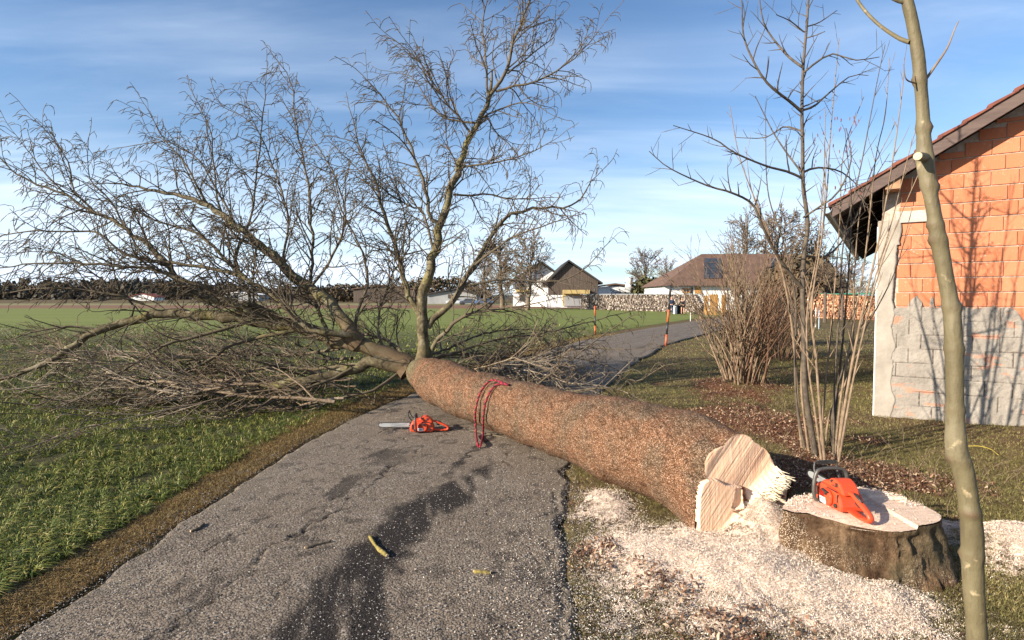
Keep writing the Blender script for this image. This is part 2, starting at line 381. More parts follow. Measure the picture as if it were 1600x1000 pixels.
M['rope2'] = simple('dark_rope_strand', (.04, .015, .03), (.015, .01, .015), 60, .75, 200, .6, .003)
M['rope3'] = simple('pale_rope_strand', (.36, .04, .06), (.26, .02, .035), 60, .75, 200, .6, .003)
M['tile'] = simple('brown_clay_tile', (.20, .062, .036), (.12, .038, .024), 9, .7, 50, .4, .004)
M['fascia'] = simple('brown_stained_board', (.115, .078, .064), (.08, .054, .045), 4, .7, 30, .4, .003, stretch=(1, 1, 6))
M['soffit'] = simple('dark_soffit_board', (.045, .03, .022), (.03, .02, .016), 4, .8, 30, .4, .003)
M['rafter'] = simple('raw_rafter_wood', (.36, .22, .12), (.25, .14, .08), 10, .8, 30, .4, .003)
M['gutter'] = simple('zinc_gutter', (.28, .29, .29), (.2, .2, .2), 10, .4, 20, .1, .002, metal=.6)
def m_sapling():
    n = NM('smooth_olive_bark'); a = n.noise(4, 5, .6, co=n.mapv((1, 1, .5))); b = n.noise(50, 4, .6, co=n.mapv((1, 1, .25))); g = n.noise(14, 4, .6)
    col = n.ramp(a, [(.3, (.08, .062, .030)), (.5, (.128, .104, .054)), (.72, (.195, .162, .10))])
    col = n.mix(n.rng(b, .5, .66, 0, .5), col, (.085, .065, .035)); col = n.mix(n.rng(g, .62, .72, 0, .7), col, (.40, .31, .18))
    col = n.mix(n.attr('knot'), col, (.10, .06, .032))
    return n.fin(col, n.bump(b, .5, .006, n.bump(g, .5, .01)), .62, spec=.35)
M['sapling'] = m_sapling()
M['ybark'] = simple('grey_brown_young_bark', (.115, .088, .062), (.055, .042, .03), 18, .8, 60, .5, .004)
M['hazel'] = simple('tan_hazel_bark', (.25, .175, .11), (.14, .095, .06), 14, .75, 60, .4, .004)
M['hazel2'] = simple('russet_shoots', (.165, .09, .052), (.095, .05, .03), 14, .8, 60, .4, .004)
M['catkin'] = simple('catkin', (.2, .06, .05), (.12, .04, .03), 30, .8)
M['endgrain'] = simple('pruned_end_grain', (.6, .45, .28), (.48, .34, .2), 30, .7)

def m_brush():
    n = NM('grey_brushwood_bark'); rd = n.attr('rad'); a = n.noise(.9, 4, .6); b = n.noise(34, 4, .65)
    col = n.ramp(b, [(.3, (.09, .066, .045)), (.5, (.23, .18, .125)), (.75, (.42, .36, .27))]); col = n.mix(n.rng(a, .4, .6, 0, .75), col, (.55, .45, .36), 'MULTIPLY')
    return n.fin(col, n.bump(b, .7, .006), .85)
M['brush'] = m_brush()
# ================================================================ ground, field, road (the setting)
ROAD_L = [(-2.45, 0), (-2.42, 2.9), (-2.42, 5), (-2.36, 6.5), (-2.05, 8.4), (-1.1, 12), (0.5, 16), (2.4, 21), (6.6, 29), (14.1, 42), (26, 60), (45, 85)]
ROAD_R = [(0.25, 0), (.28, 2.74), (.34, 3.8), (.52, 5.4), (.85, 7.5), (1.45, 9.5), (2.7, 13.3), (5.3, 19.6), (8.7, 25.7), (18, 40), (30, 57), (50, 82)]
def road_x(side, y):
    p = np.array(ROAD_L if side < 0 else ROAD_R); return np.interp(y, p[:, 1], p[:, 0])
HA = R(33); HF = Vector((math.cos(HA), -math.sin(HA), 0)); HB = Vector((math.sin(HA), math.cos(HA), 0)); HK = Vector((5.07, 7.876, 0))
STX, STY = 2.2, 3.62            # stump centre
def gheight(x, y):
    x = np.asarray(x, float); y = np.asarray(y, float)
    near = np.clip(1-(y-10)/30, 0, 1)*np.interp(y, [0, 8, 14, 60], [1, 1, .3, .3])
    z = (fbm(x*1.1+9, y*1.1, 0, 4)-.5)*.10*near + (fbm(x*6, y*6, 3, 3)-.5)*.03*near
    dr = np.minimum(x-road_x(1, y), 99); dl = np.minimum(road_x(-1, y)-x, 99)
    off = np.maximum(dr, dl); z = z*sstep(off, -.05, .5)
    z = np.where(off < 0.02, -.04, z-.012); z = np.where((y > 15) & (off < .9), -.03, z)
    z = z+.02*sstep(dl, .05, .3)*(1-sstep(dl, .5, .9))
    # leaf-mould hump round the bushes, raised root plate behind the stump, gentle rise at the wall
    z = z+.10*np.exp(-(((x-3.2)/1.1)**2+((y-7.0)/1.2)**2)) + .12*np.exp(-(((x-4.2)/.9)**2+((y-10.6)/.9)**2))
    z = z+.07*np.exp(-(((x-6.6)/1.0)**2+((y-7.0)/1.2)**2))
    # sawdust and soil heaps
    z = z+.06*np.exp(-(((x-1.55)/.5)**2+((y-3.4)/.5)**2)) + .17*np.exp(-(((x-3.25)/.42)**2+((y-3.55)/.35)**2))
    return z
def sheet(name, xs, ys, zf, mat, attrs=None, mask=None):
    X, Y = np.meshgrid(xs, ys); Z = zf(X, Y); F = grid_faces(len(xs), len(ys))
    V = np.stack([X, Y, Z], -1).reshape(-1, 3)
    if mask is not None:
        mk = mask(X, Y).ravel(); F = F[mk[F].all(1)]
        used = np.zeros(len(V), bool); used[F.ravel()] = True; idx = np.cumsum(used)-1; V = V[used]; F = idx[F]
        attrs = {k: np.asarray(v(X, Y)).ravel()[used] for k, v in (attrs or {}).items()}
    else: attrs = {k: np.asarray(v(X, Y)).ravel() for k, v in (attrs or {}).items()}
    return np_mesh(name, V, F, mat, attrs=attrs, smooth=True)
def axis(segs):
    out = [segs[0][0]]
    for a, b, s in segs: out += list(np.linspace(a, b, max(2, int(round((b-a)/s))+1))[1:])
    return np.array(out)
def litter(x, y):
    n = fbm(x*2.2, y*2.2, 5, 4)
    m = 1.15*np.exp(-(((x-3.0)/1.15)**2+((y-7.2)/1.9)**2)) + 1.1*np.exp(-(((x-4.25)/1.1)**2+((y-10.2)/1.3)**2)) + 0.9*np.exp(-(((x-2.5)/1.3)**2+((y-5.2)/.55)**2)) + .5*np.exp(-(((x-4.2)/1.0)**2+((y-4.6)/.5)**2))
    m = m+.45*np.exp(-(((x-1.8)/1.3)**2+((y-2.65)/.42)**2))+.5*np.exp(-(((x-.7)/.4)**2+((y-3.4)/1.1)**2))
    return sstep(m+(n-.5)*2.0, .55, 1.05)
xs = axis([(-1500, -200, 130), (-200, -30, 17), (-30, -8, 1.5), (-8, -3.5, .25), (-3.5, 7.5, .05), (7.5, 14, .3), (14, 60, 4), (60, 300, 24), (300, 1500, 150)])
ys = axis([(-40, 0, 4), (0, 2, .2), (2, 9, .05), (9, 16, .14), (16, 40, 1), (40, 150, 8), (150, 1000, 85), (1000, 3000, 400)])
gr = sheet('ground', xs, ys, gheight, M['ground'], {'litter': litter}); tag(gr, kind='structure')
gr.data.update()
# crop field left of the lane: its own sheet 4 mm and more above the ground
fy = axis([(0, 2, .3), (2, 8, .07), (8, 16, .2), (16, 40, 1), (40, 160, 8)]); fu = axis([(0, 1.5, .06), (1.5, 8, .15), (8, 30, 1.2), (30, 420, 20)])
U, Yf = np.meshgrid(fu, fy); xl = road_x(-1, Yf)-np.interp(Yf, [0, 6, 20, 60], [.46, .42, .8, 2.0])-(fbm(Yf*1.5, 3.3, 0, 3)-.5)*.3
Xf = xl-U
Zf = gheight(Xf, Yf)+.005+.02*sstep(U, 0, .3)
fo = np_mesh('field', np.stack([Xf, Yf, Zf], -1).reshape(-1, 3), grid_faces(len(fu), len(fy))[:, ::-1], M['field'], smooth=True); tag(fo, kind='structure')
# beyond the lane's far side the same crop runs up to the wood pile
# the lane
ry = axis([(0, 2.2, .2), (2.2, 9, .016), (9, 16, .05), (16, 85, .8)]); nu = 200
t = np.linspace(0, 1, nu); T, Yr = np.meshgrid(t, ry)
jagR = (fbm(Yr*3.2, 1.7, 0, 5)-.5)*.34; jagL = (fbm(Yr*3.2, 8.7, 0, 5)-.5)*.22
xl = road_x(-1, Yr)+jagL; xr = road_x(1, Yr)+jagR; Xr = xl+(xr-xl)*T
dR = xr-Xr; dL = Xr-xl
nz = fbm(Xr*5, Yr*5, 0, 5); Zr = .010+.02*sstep(Yr, 10, 20)+(fbm(Xr*1.3, Yr*1.3, 2, 3)-.5)*.03+(nz-.5)*.006-.03*(1-sstep(np.minimum(dR, dL), 0, .05))+.012*(1-(2*T-1)**2)
warpx = Xr+(fbm(Xr*2.2, Yr*2.2, 7, 4)-.5)*.16+(fbm(Xr*9, Yr*9, 4, 5)-.5)*.20
def curve_d(px, py, lo, hi):
    cx = np.interp(Yr, py, px); d = np.abs(warpx-cx); d = np.where((Yr < lo) | (Yr > hi), 9, d); return d
# dark damp strip worn out of the middle of the lane
cy = [2.2, 2.74, 3.4, 3.9, 4.4, 4.9, 5.6]; cx = [-.93, -.90, -.86, -.76, -.62, -.43, -.2]; hw = [.26, .25, .17, .17, .20, .15, .02]
ds = np.abs(warpx-np.interp(Yr, cy, cx))-np.interp(Yr, cy, hw)*1.35
stain = (1-sstep(ds, -.10, .04))*np.where(Yr < 5.6, 1, 0)*sstep(fbm(Xr*11+Yr*3, Yr*2.2, 9, 5), .26, .50)
edge_l = curve_d([-1.16, -1.12, -.98, -.80, -.60, -.35, .1], [2.2, 2.8, 3.5, 4.3, 5.2, 6.2, 7.5], 2, 7.5)
stain = np.maximum(stain, (1-sstep(edge_l, .012, .06))*sstep(fbm(Xr*3, Yr*3, 5, 3), .28, .5)*.95)
sp = sstep(fbm(Xr*3.5+20, Yr*1.7, 1, 5), .60, .68)*.75*np.exp(-((Xr+1.5)/.6)**2); stain = np.maximum(stain, sp)
sp = sstep(fbm(Xr*9+2, Yr*9, 1, 5), .62, .70)*.5; stain = np.maximum(stain, sp)
crack = np.zeros_like(Xr)
for px, py, wd in (([-1.62, -1.46, -1.2, -1.02, -.75], [3.2, 4.07, 5.0, 5.9, 7.2], .010), ([-1.95, -1.7, -1.5, -1.2], [3.6, 4.4, 5.2, 6.6], .006), ([-1.25, -1.3, -1.5], [3.0, 3.6, 4.6], .007),
                   ([-2.0, -1.7, -1.45], [5.4, 6.2, 7.4], .008), ([-1.75, -1.55, -1.35], [2.6, 3.2, 3.9], .008), ([-.2, -.12, .0], [4.2, 5.2, 6.2], .005), ([.18, .2, .12], [2.6, 3.1, 3.7], .006), ([-.85, -.6, -.4], [5.6, 6.6, 7.6], .007)):
    d = curve_d(px, py, min(py), max(py)); crack = np.maximum(crack, (1-sstep(d, wd*.25, wd*1.5))*.8*sstep(fbm(Xr*5, Yr*5, wd*900, 4), .36, .56))
# cracked strip along the broken right edge
ed = np.abs(dR-.10-(fbm(Yr*2.5, 4.4, 0, 4)-.5)*.22); crack = np.maximum(crack, (1-sstep(ed, .008, .04))*sstep(fbm(Xr*3, Yr*2, 6, 3), .42, .6)*.8)
Zr = Zr-crack*.016-stain*.004
edge = np.maximum(1-sstep(dR+(nz-.5)*.3, .02, .16), 1-sstep(dL+(nz-.5)*.35, .02, .22))
ro = np_mesh('road', np.stack([Xr, Yr, Zr], -1).reshape(-1, 3), grid_faces(nu, len(ry)), M['road'], attrs={'stain': stain.ravel(), 'crack': crack.ravel(), 'edge': edge.ravel()}, smooth=True); tag(ro, kind='structure')
# far ridge, dark ploughed hill on the left skyline
hx = np.linspace(-900, 900, 60); hy = np.array([500., 560, 620, 700, 800, 1000]); HX, HY = np.meshgrid(hx, hy)
HZ = (np.array([-3, 10, 16, 19, 20, 12])[:, None])*(.35+.9*fbm(HX*.006+2, HY*.003, 0, 3))*np.interp(HX, [-900, -500, -250, -120, 900], [1.0, 1.15, 1.0, .35, .2])
ho = np_mesh('hills', np.stack([HX, HY, HZ], -1).reshape(-1, 3), grid_faces(60, 6), simple('wooded_hill', (.035, .036, .028), (.06, .05, .035), .03, .95, .2, .3, 2), smooth=True); tag(ho, kind='structure')

# ================================================================ grass, chips, leaves (stuff)
def scat(n, y0, y1, xf, pw=1.6):
    """positions in a strip of ground, density falling with distance; xf(Y)->(xmin,xmax)"""
    u = rng.random(n); a = 1-pw; Y = (y0**a+u*(y1**a-y0**a))**(1/a); lo, hi = xf(Y); X = lo+(hi-lo)*rng.random(n); return X, Y
def blades(name, X, Y, Z, L, W, lean, mat, rnd=None, az=None):
    n = len(X); az = rng.random(n)*6.283 if az is None else az; dx, dy = np.cos(az), np.sin(az)
    fa = rng.random(n)*6.283; wx, wy = np.cos(fa)*W/2, np.sin(fa)*W/2
    V = np.zeros((n, 6, 3)); z2 = np.array([0, .55, .95 ])
    b = np.stack([X, Y, Z], 1)
    for i, (s, h, ww) in enumerate(((0, 0, 1), (.35, .62, .9), (1.0, .78, .12))):
        c = b+np.stack([dx*lean*L*s, dy*lean*L*s, L*h*(1-.5*lean*s)], 1)
        V[:, i*2] = c-np.stack([wx*ww, wy*ww, 0*wx], 1); V[:, i*2+1] = c+np.stack([wx*ww, wy*ww, 0*wx], 1)
    k = np.arange(n)[:, None]*6; F = np.concatenate([k+np.array([0, 1, 3, 2]), k+np.array([2, 3, 5, 4])])
    rnd = rng.random(n) if rnd is None else rnd
    return tag(np_mesh(name, V.reshape(-1, 3), F, mat, attrs={'rnd': np.repeat(rnd, 6)}), kind='stuff')
def tufts(X, Y, m, spread):
    n = len(X); a = rng.random((n, m))*6.283; r = rng.random((n, m))*spread*np.maximum(1, Y/8)[:, None]
    return (X[:, None]+np.cos(a)*r).ravel(), (Y[:, None]+np.sin(a)*r).ravel(), a.ravel()
# wheat seedlings
def fieldx(Y): xr_ = road_x(-1, Y)-np.interp(Y, [0, 6, 20, 60], [.42, .40, .8, 2.0]); return np.minimum(-1.12*Y-.6, xr_-.5), xr_
X, Y = scat(52000, 2.3, 34, fieldx, 2.1)
row = .135; rr = Y*.55+X*.83; k = np.round(rr/row)*row-rr; keep = rng.random(len(X)) < .75; sh = np.where(keep, k*.8, 0); X = X+sh*.83; Y = Y+sh*.55
gap = fbm(X*2.1, Y*3.1, 3, 5); m_ = (gap+.3*(rng.random(len(X))-.5) > .37) & (X < fieldx(Y)[1]+.02); X, Y = X[m_], Y[m_]
tr = rng.random(len(X))
bx, by, ba = tufts(X, Y, 8, .036); sc_ = np.repeat(np.clip(Y/7, 1, 4), 8)
L = (.035+.068*rng.random(len(bx))**1.3)*np.repeat(.55+.8*rng.random(len(X)), 8)*np.clip(sc_, 1, 1.6)
rn = np.clip(np.repeat(tr, 8)*.45+rng.random(len(bx))*.5+(rng.random(len(bx)) > .9)*.35, 0, 1)
blades('wheat_seedlings', bx, by, gheight(bx, by)+.012, L, .0065*sc_, .45+.8*rng.random(len(bx)), M['wheat'], rn, ba)
# dry verge on both sides of the lane
def vergex(Y): a = road_x(-1, Y); return a-np.interp(Y, [0, 6, 20], [.62, .62, 1.1]), a+.06
X, Y = scat(60000, 2.2, 26, vergex, 1.9); bx, by, ba = tufts(X, Y, 2, .02); dl = road_x(-1, by)-bx
m_ = rng.random(len(bx)) < sstep(dl+(fbm(bx*6, by*6, 2, 3)-.5)*.35, -.1, .12)*.95+.03; bx, by, ba, dl = bx[m_], by[m_], ba[m_], dl[m_]
rn = np.clip(rng.random(len(bx))*.85+.25*sstep(dl, .25, .6)*rng.random(len(bx))-.15*(1-sstep(dl, 0, .15)), 0, 1)
s_ = np.clip(by/6, 1, 4)
blades('verge_grass', bx, by, gheight(bx, by)+.002, (.022+.032*rng.random(len(bx)))*np.clip(s_, 1, 1.5), .0028*s_, .5+.9*rng.random(len(bx)), M['straw'], rn, ba)
# lawn on the right
def lawnx(Y): a = road_x(1, Y); return a-.02, np.maximum(a+2, 1.12*Y+.6)
X, Y = scat(75000, 2.2, 30, lawnx, 1.75)
lit = litter(X, Y); dustm = np.exp(-(((X-1.75)/.95)**2+((Y-3.55)/.85)**2))
m_ = rng.random(len(X)) > np.maximum(np.maximum(lit*.85, sstep(dustm, .3, .62)*.93), .62*(X < 1.8)*(Y < 5.2)); X, Y = X[m_], Y[m_]
bx, by, ba = tufts(X, Y, 3, .02)
hp = Vector(HK); u_ = (bx-hp.x)*HF.x+(by-hp.y)*HF.y; w_ = (bx-hp.x)*HB.x+(by-hp.y)*HB.y; m_ = ~((u_ > -.02) & (w_ > -.03)); bx, by, ba = bx[m_], by[m_], ba[m_]
s_ = np.clip(by/6, 1, 4); dr = bx-road_x(1, by)
blades('lawn_grass', bx, by, gheight(bx, by)+.001, (.020+.028*rng.random(len(bx)))*np.clip(s_, 1, 1.5), .003*s_, .6+.9*rng.random(len(bx)), M['lawn'], np.clip((rng.random(len(bx))*.8+.35*(fbm(bx*1.3, by*1.3, 8, 3)-.4))*np.where((bx < 2.6) & (by < 5.0) & (rng.random(len(bx)) < .75), .28, 1), 0, 1), ba)
def flakes(name, X, Y, Z, L, W, mat, rnd=None, tilt=.5, fold=.3):
    n = len(X); az = rng.random(n)*6.283; t1 = (rng.random(n)-.5)*2*tilt; t2 = (rng.random(n)-.5)*2*tilt
    ax = np.stack([np.cos(az)*np.cos(t1), np.sin(az)*np.cos(t1), np.sin(t1)], 1); ay = np.stack([-np.sin(az)*np.cos(t2), np.cos(az)*np.cos(t2), np.sin(t2)], 1)
    c = np.stack([X, Y, Z], 1)+np.array([0, 0, 1])*(np.abs(np.sin(t1))*L/2)[:, None]; nz_ = np.cross(ax, ay)
    V = np.zeros((n, 6, 3)); fw = np.array([.55, 1.0, .5])
    for i, s in enumerate((-.5, 0, .5)):
        cc = c+ax*(s*L)[:, None]+nz_*((1-4*s*s)*fold*L*(rng.random(n)*.8))[:, None]
        V[:, i*2] = cc-ay*(W*fw[i]/2)[:, None]; V[:, i*2+1] = cc+ay*(W*fw[i]/2)[:, None]
    k = np.arange(n)[:, None]*6; F = np.concatenate([k+np.array([0, 1, 3, 2]), k+np.array([2, 3, 5, 4])])
    return tag(np_mesh(name, V.reshape(-1, 3), F, mat, attrs={'rnd': np.repeat(rng.random(n) if rnd is None else rnd, 6)}), kind='stuff')
# dust bed: heap of sawdust between the butt, the stump and the lane's edge
DB = [(1.0, 2.8, .7, .4, .42), (1.5, 3.3, .8, .7, 1.3), (.95, 3.6, .55, .6, .95), (.75, 4.3, .35, .5, .45), (1.8, 2.65, .9, .35, .42), (.62, 3.2, .4, 1.0, .42), (1.85, 4.1, .45, .3, 1.1), (2.2, 3.9, .6, .3, .9), (2.05, 2.95, .6, .35, .55), (3.3, 3.45, .65, .55, 1.3), (2.9, 4.0, .35, .3, .7), (3.6, 3.1, .5, .4, 1.0), (.75, 4.6, .4, .5, .55), (2.6, 2.55, .8, .22, .4)]
def dustd(x, y):
    s = 0
    for cx_, cy_, a, b, h in DB: s = s+h*np.exp(-(((x-cx_)/a)**2+((y-cy_)/b)**2)*1.6)
    s = s*(.78+.22*sstep(y+(fbm(x*3, y*3, 5, 3)-.5)*.9+.12*(x-1.5), 2.65, 3.15))
    return s+(fbm(x*4, y*4, 11, 5)-.5)*.75
def dustz(x, y):
    d = dustd(x, y); return gheight(x, y)+(fbm(x*5, y*5, 21, 3)-.42)*.07*sstep(d, .5, 1.0)+np.clip((d-.55)*.05, -.03, .07)+(fbm(x*22, y*22, 2, 4)-.5)*.022*sstep(d, .4, .8)+.22*np.exp(-(((x-1.74)/.20)**2+((y-3.92)/.24)**2))
xs = np.arange(.2, 4.4, .02); ys = np.arange(2.2, 5.2, .02)
du = sheet('sawdust', xs, ys, dustz, M['dust'], {'thin': lambda x, y: 1.15-.95*sstep(dustd(x, y), .6, 1.25)}, mask=lambda x, y: dustd(x, y) > .42); tag(du, kind='stuff')
# leaf litter under the bushes
X, Y = scat(210000, 2.3, 12, lambda Y: (road_x(1, Y), road_x(1, Y)+5.2), 1.5); m_ = rng.random(len(X)) < litter(X, Y)*.55; X, Y = X[m_], Y[m_]
flakes('leaf_litter', X, Y, np.where(dustd(X, Y) > .42, np.maximum(dustz(X, Y), gheight(X, Y)), gheight(X, Y))+.008+rng.random(len(X))*.016, .010+.030*rng.random(len(X))**2, .006+.014*rng.random(len(X)), M['leaves'], None, .8, .4)
def ncx(n, y0, y1, x0, x1, pw=1.4): return scat(n, y0, y1, lambda Y: (x0+0*Y, x1+0*Y), pw)
X, Y = ncx(520000, 2.25, 5.8, -.1, 4.3, 1.7); d = dustd(X, Y); inroad = X < road_x(1, Y)
m_ = rng.random(len(X)) < np.clip(sstep(d, .0, 1.0)*.62+.05*(Y < 4.8), 0, .62)*np.where(inroad, .35, 1); X, Y, d = X[m_], Y[m_], d[m_]
flakes('wood_shavings', X, Y, np.maximum(dustz(X, Y), np.where(X < road_x(1, Y), .02, -9))+.003+rng.random(len(X))*.010, .0035+.011*rng.random(len(X))**2.2, .0013+.0022*rng.random(len(X)), M['chips'], None, .8, .5)
X, Y = ncx(9000, 2.25, 7.5, -1.6, .6, 1.8); m_ = rng.random(len(X)) < np.exp(-((X-.45)/.8)**2)*.6; X, Y = X[m_], Y[m_]
flakes('stray_shavings', X, Y, .026+.0*X, .004+.010*rng.random(len(X)), .002+.003*rng.random(len(X)), M['chips'], None, .4, .4)
# grit: loose stones on the lane
def pebbles(name, X, Y, Z, S, mat):
    n = len(X); o = np.array([(1, 0, 0), (0, 1, 0), (-1, 0, 0), (0, -1, 0), (0, 0, 1), (0, 0, -1)], float)
    V = o[None]*(S[:, None, None]*(.6+.7*rng.random((n, 6, 1)))); V[:, :, 2] *= .6; V = V+np.stack([X, Y, Z], 1)[:, None]
    k = np.arange(n)[:, None]*6; F = np.concatenate([k+np.array(q) for q in ((0, 1, 4), (1, 2, 4), (2, 3, 4), (3, 0, 4), (1, 0, 5), (2, 1, 5), (3, 2, 5), (0, 3, 5))])
    return tag(np_mesh(name, V.reshape(-1, 3), F, mat), kind='stuff')
X, Y = ncx(30000, 2.2, 9, -2.6, .6, 1.9); w_ = np.exp(-(road_x(1, Y)-X)/.35)+np.exp(-(X-road_x(-1, Y))/.3)+.25; m_ = (rng.random(len(X)) < w_); X, Y = X[m_], Y[m_]
def m_grit():
    n = NM('grit'); v = n.sep(n.vor(60, out='Color'))[0]; return n.fin(n.ramp(v, [(0, (.08, .07, .06)), (.5, (.20, .18, .16)), (.85, (.29, .26, .23)), (1, (.40, .37, .33))]), None, .85)
def roadz(x, y): return .012+(fbm(x*1.3, y*1.3, 2, 3)-.5)*.03+.012*np.clip(1-((x+1.05)/1.4)**2, 0, 1)
pebbles('road_grit', X, Y, roadz(X, Y)+.002, .0025+.005*rng.random(len(X))**2, m_grit())
# ================================================================ brick outbuilding on the right
hs = empty('brick_house', HK, 0); hs.rotation_euler = (0, 0, -HA)     # local x along the gable wall, y into the building
tag(hs, 'unplastered orange clay block building with brown tiled roof standing at the right of the lawn', 'house')
HW, HD, EZ, SL = 7.0, 11.0, 2.62, .615            # width, depth, wall height at corner, roof slope
R0 = 3.17
def roofz(u): return R0+SL*(u if u < HW/2 else HW-u)     # underside of the roof along the gable
mb = MB()
mb.prism([(0.02, .0), (HW, .0), (HW, R0-.03), (HW/2, roofz(HW/2)-.03), (0.02, R0-.03)], .03, .28)
mb.build('mortar_wall', M['mortar'], hs)
mb = MB(); mb.box((.16, HD/2, EZ/2), (.28, HD-.6, EZ-.02)); mb.box((HW-.16, HD/2, EZ/2), (.28, HD-.6, EZ-.02)); mb.box((HW/2, HD-.15, EZ/2), (HW-.7, .28, EZ-.02)); mb.build('side_wall', M['render'], hs)
# clay blocks
mb = MB(); rn = []; rowh = .192; z = .0; r = 0
while z < roofz(HW/2):
    x = .22-(.0 if r % 2 else .135); rs = random.Random(r)
    while x < 3.6:
        ln = .27 if rs.random() < .9 else .15
        a, b = max(x, .20), min(x+ln, HW-.3)
        if b-a > .05:
            zt = min(z+rowh-.014, roofz(min(a, b))-.02)
            if zt-z > .03:
                j = rs.uniform(-.003, .004); mb.box(((a+b)/2, .03-.006+j/2+.015, (z+zt)/2), (b-a-.005-rs.random()*.004, .05+j, zt-z)); rn += [rs.random()]*8
        x += ln
    z += rowh; r += 1
o = mb.build('clay_blocks', M['block'], hs, bevel=.003, seg=1)
a = o.data.attributes.new('rnd', 'FLOAT', 'POINT'); a.data.foreach_set('value', np.array(rn, dtype=np.float32)); tag(o, 'courses of ribbed orange clay blocks with white mortar')
# rough grey coat over the lower courses: relief grid with ragged top edge
gx = np.arange(.14, 3.6, .008); gz = np.arange(-.05, 1.80, .008); X, Z = np.meshgrid(gx, gz)
top = 1.52+.07*(fbm(gx*9, .5, 0, 4)-.5)+.07*sstep(vnoise(gx*17, 9.1), .6, .75)-.16*np.exp(-((gx-1.55)/.08)**2)+.10*np.exp(-((gx-.42)/.045)**2)+.07*np.exp(-((gx-.60)/.03)**2)
TOP = np.broadcast_to(top, X.shape)
rowi = np.floor(Z/rowh); fx = ((X-.22+np.where(rowi % 2 == 0, .135, 0)) % .27); fx = np.minimum(fx, .27-fx); fz = (Z % rowh); fz = np.minimum(fz, rowh-fz)
wob = (fbm(X*30, Z*30, 4, 3)-.5)*.012
jt = np.maximum((1-sstep(fx+wob, .002, .007))*sstep(vnoise(rowi*3.7, np.floor(X/.27)*1.3+2), .42, .6), (1-sstep(fz+wob, .002, .007))*sstep(fbm(X*3, Z*7, 3, 3), .46, .62)*.75)
orn = sstep(fbm(X*5+5, Z*13, 8, 5)+.06*sstep(Z, 1.0, 1.5), .68, .76)*.45
rel = (fbm(X*9, Z*9, 1, 5)-.5)*.022-jt*.012+(fbm(X*40, Z*40, 1, 3)-.5)*.006
Yp = -.012-rel; thin = sstep(TOP-Z, 0, .05); Yp = Yp+.02*(1-thin)
mk = (Z < TOP).ravel(); F = grid_faces(len(gx), len(gz)); F = F[mk[F].all(1)]
pl = np_mesh('grey_render_coat', np.stack([X, Yp, Z], -1).reshape(-1, 3), F, M['plaster'], hs, {'joint': (jt*.9).ravel(), 'orange': orn.ravel()}, smooth=True, local=True)
# pale corner pilaster: relief strip of smoother render
gx = np.linspace(-.03, .34, 48); gz = np.linspace(-.05, EZ+.08, 330); X, Z = np.meshgrid(gx, gz)
edge_ = .175+.20*(fbm(2.2, Z*4, 0, 4)-.5)+np.where(Z > EZ-.26, .03+0*Z, 0)+np.where(Z < .8, .02, 0)
Yc = -.026-(fbm(X*8, Z*8, 2, 5)-.5)*.014+.03*sstep(X-edge_, -.02, .01); Yc = np.where(X < -.028, .05, Yc)
mk = (X < edge_).ravel(); F = grid_faces(len(gx), len(gz)); F = F[mk[F].all(1)]
np_mesh('corner_render', np.stack([X, Yc, Z], -1).reshape(-1, 3), F, M['render'], hs, smooth=True, local=True)
mb = MB(); mb.box((-.02, .16, EZ/2), (.03, .36, EZ)); mb.build('corner_return', simple('white_render', (.78, .76, .72), (.7, .68, .64), 6), hs)
mb = MB(); mb.box((.40, -.004, 2.735), (.44, .04, .155)); mb.build('concrete_lintel', simple('grey_concrete', (.42, .39, .35), (.32, .3, .27), 9, .9, 40, .5, .005), hs, bevel=.006)
# roof: two slopes with stepped tile courses, fascia, soffit boards
OV, OF = .56, .36      # eave overhang, verge overhang
def slope_pt(u, dz=0): return (u, roofz(u)+dz if u >= 0 else R0+SL*u+dz)
n_course = 17; mb = MB(); cu = [(-OV)+(HW/2+OV)*i/n_course for i in range(n_course+1)]
for side in (0, 1):
    for i in range(n_course):
        a, b = cu[i]-.05, cu[i+1]; za, zb = R0+SL*a, R0+SL*b
        poly = [(a, za+.155), (b, zb+.115), (b, zb+.09), (a, za+.10)]
        if side: poly = [(HW-x, z) for x, z in poly][::-1]
        k = 1 if i > 3 else 1
        mb.prism(poly, -OF-.03, HD+OF)
mb.build('roof_tiles', M['tile'], hs, bevel=.006, seg=1)
mb = MB()
for side in (0, 1):
    poly = [(-OV, R0-SL*OV+.095), (HW/2, roofz(HW/2)+.095), (HW/2, roofz(HW/2)-.075), (-OV, R0-SL*OV-.075)]
    if side: poly = [(HW-x, z) for x, z in poly][::-1]
    mb.prism(poly, -OF, -OF+.035)
mb.build('verge_board', M['fascia'], hs, bevel=.004, seg=1)
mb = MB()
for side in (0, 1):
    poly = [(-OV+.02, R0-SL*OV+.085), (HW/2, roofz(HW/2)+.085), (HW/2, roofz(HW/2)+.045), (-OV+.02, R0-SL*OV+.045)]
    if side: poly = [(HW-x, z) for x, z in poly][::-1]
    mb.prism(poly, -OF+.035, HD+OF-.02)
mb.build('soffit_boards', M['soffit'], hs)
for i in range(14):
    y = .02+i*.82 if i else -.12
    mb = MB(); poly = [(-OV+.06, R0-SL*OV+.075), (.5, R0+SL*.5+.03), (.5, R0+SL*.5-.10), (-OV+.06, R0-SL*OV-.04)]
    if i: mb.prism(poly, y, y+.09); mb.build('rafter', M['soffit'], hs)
mb = MB(); mb.box((.13, .0-OF/2+.02, R0-.02), (.17, OF-.04, .15)); mb.build('purlin_end', M['rafter'], hs, bevel=.006)
mb = MB(); gz0 = R0-SL*OV+.045
pts = [(math.cos(a)*.062, math.sin(a)*.062) for a in np.linspace(math.pi, 2*math.pi, 9)]; inn = [(x*.9, z*.9) for x, z in pts][::-1]
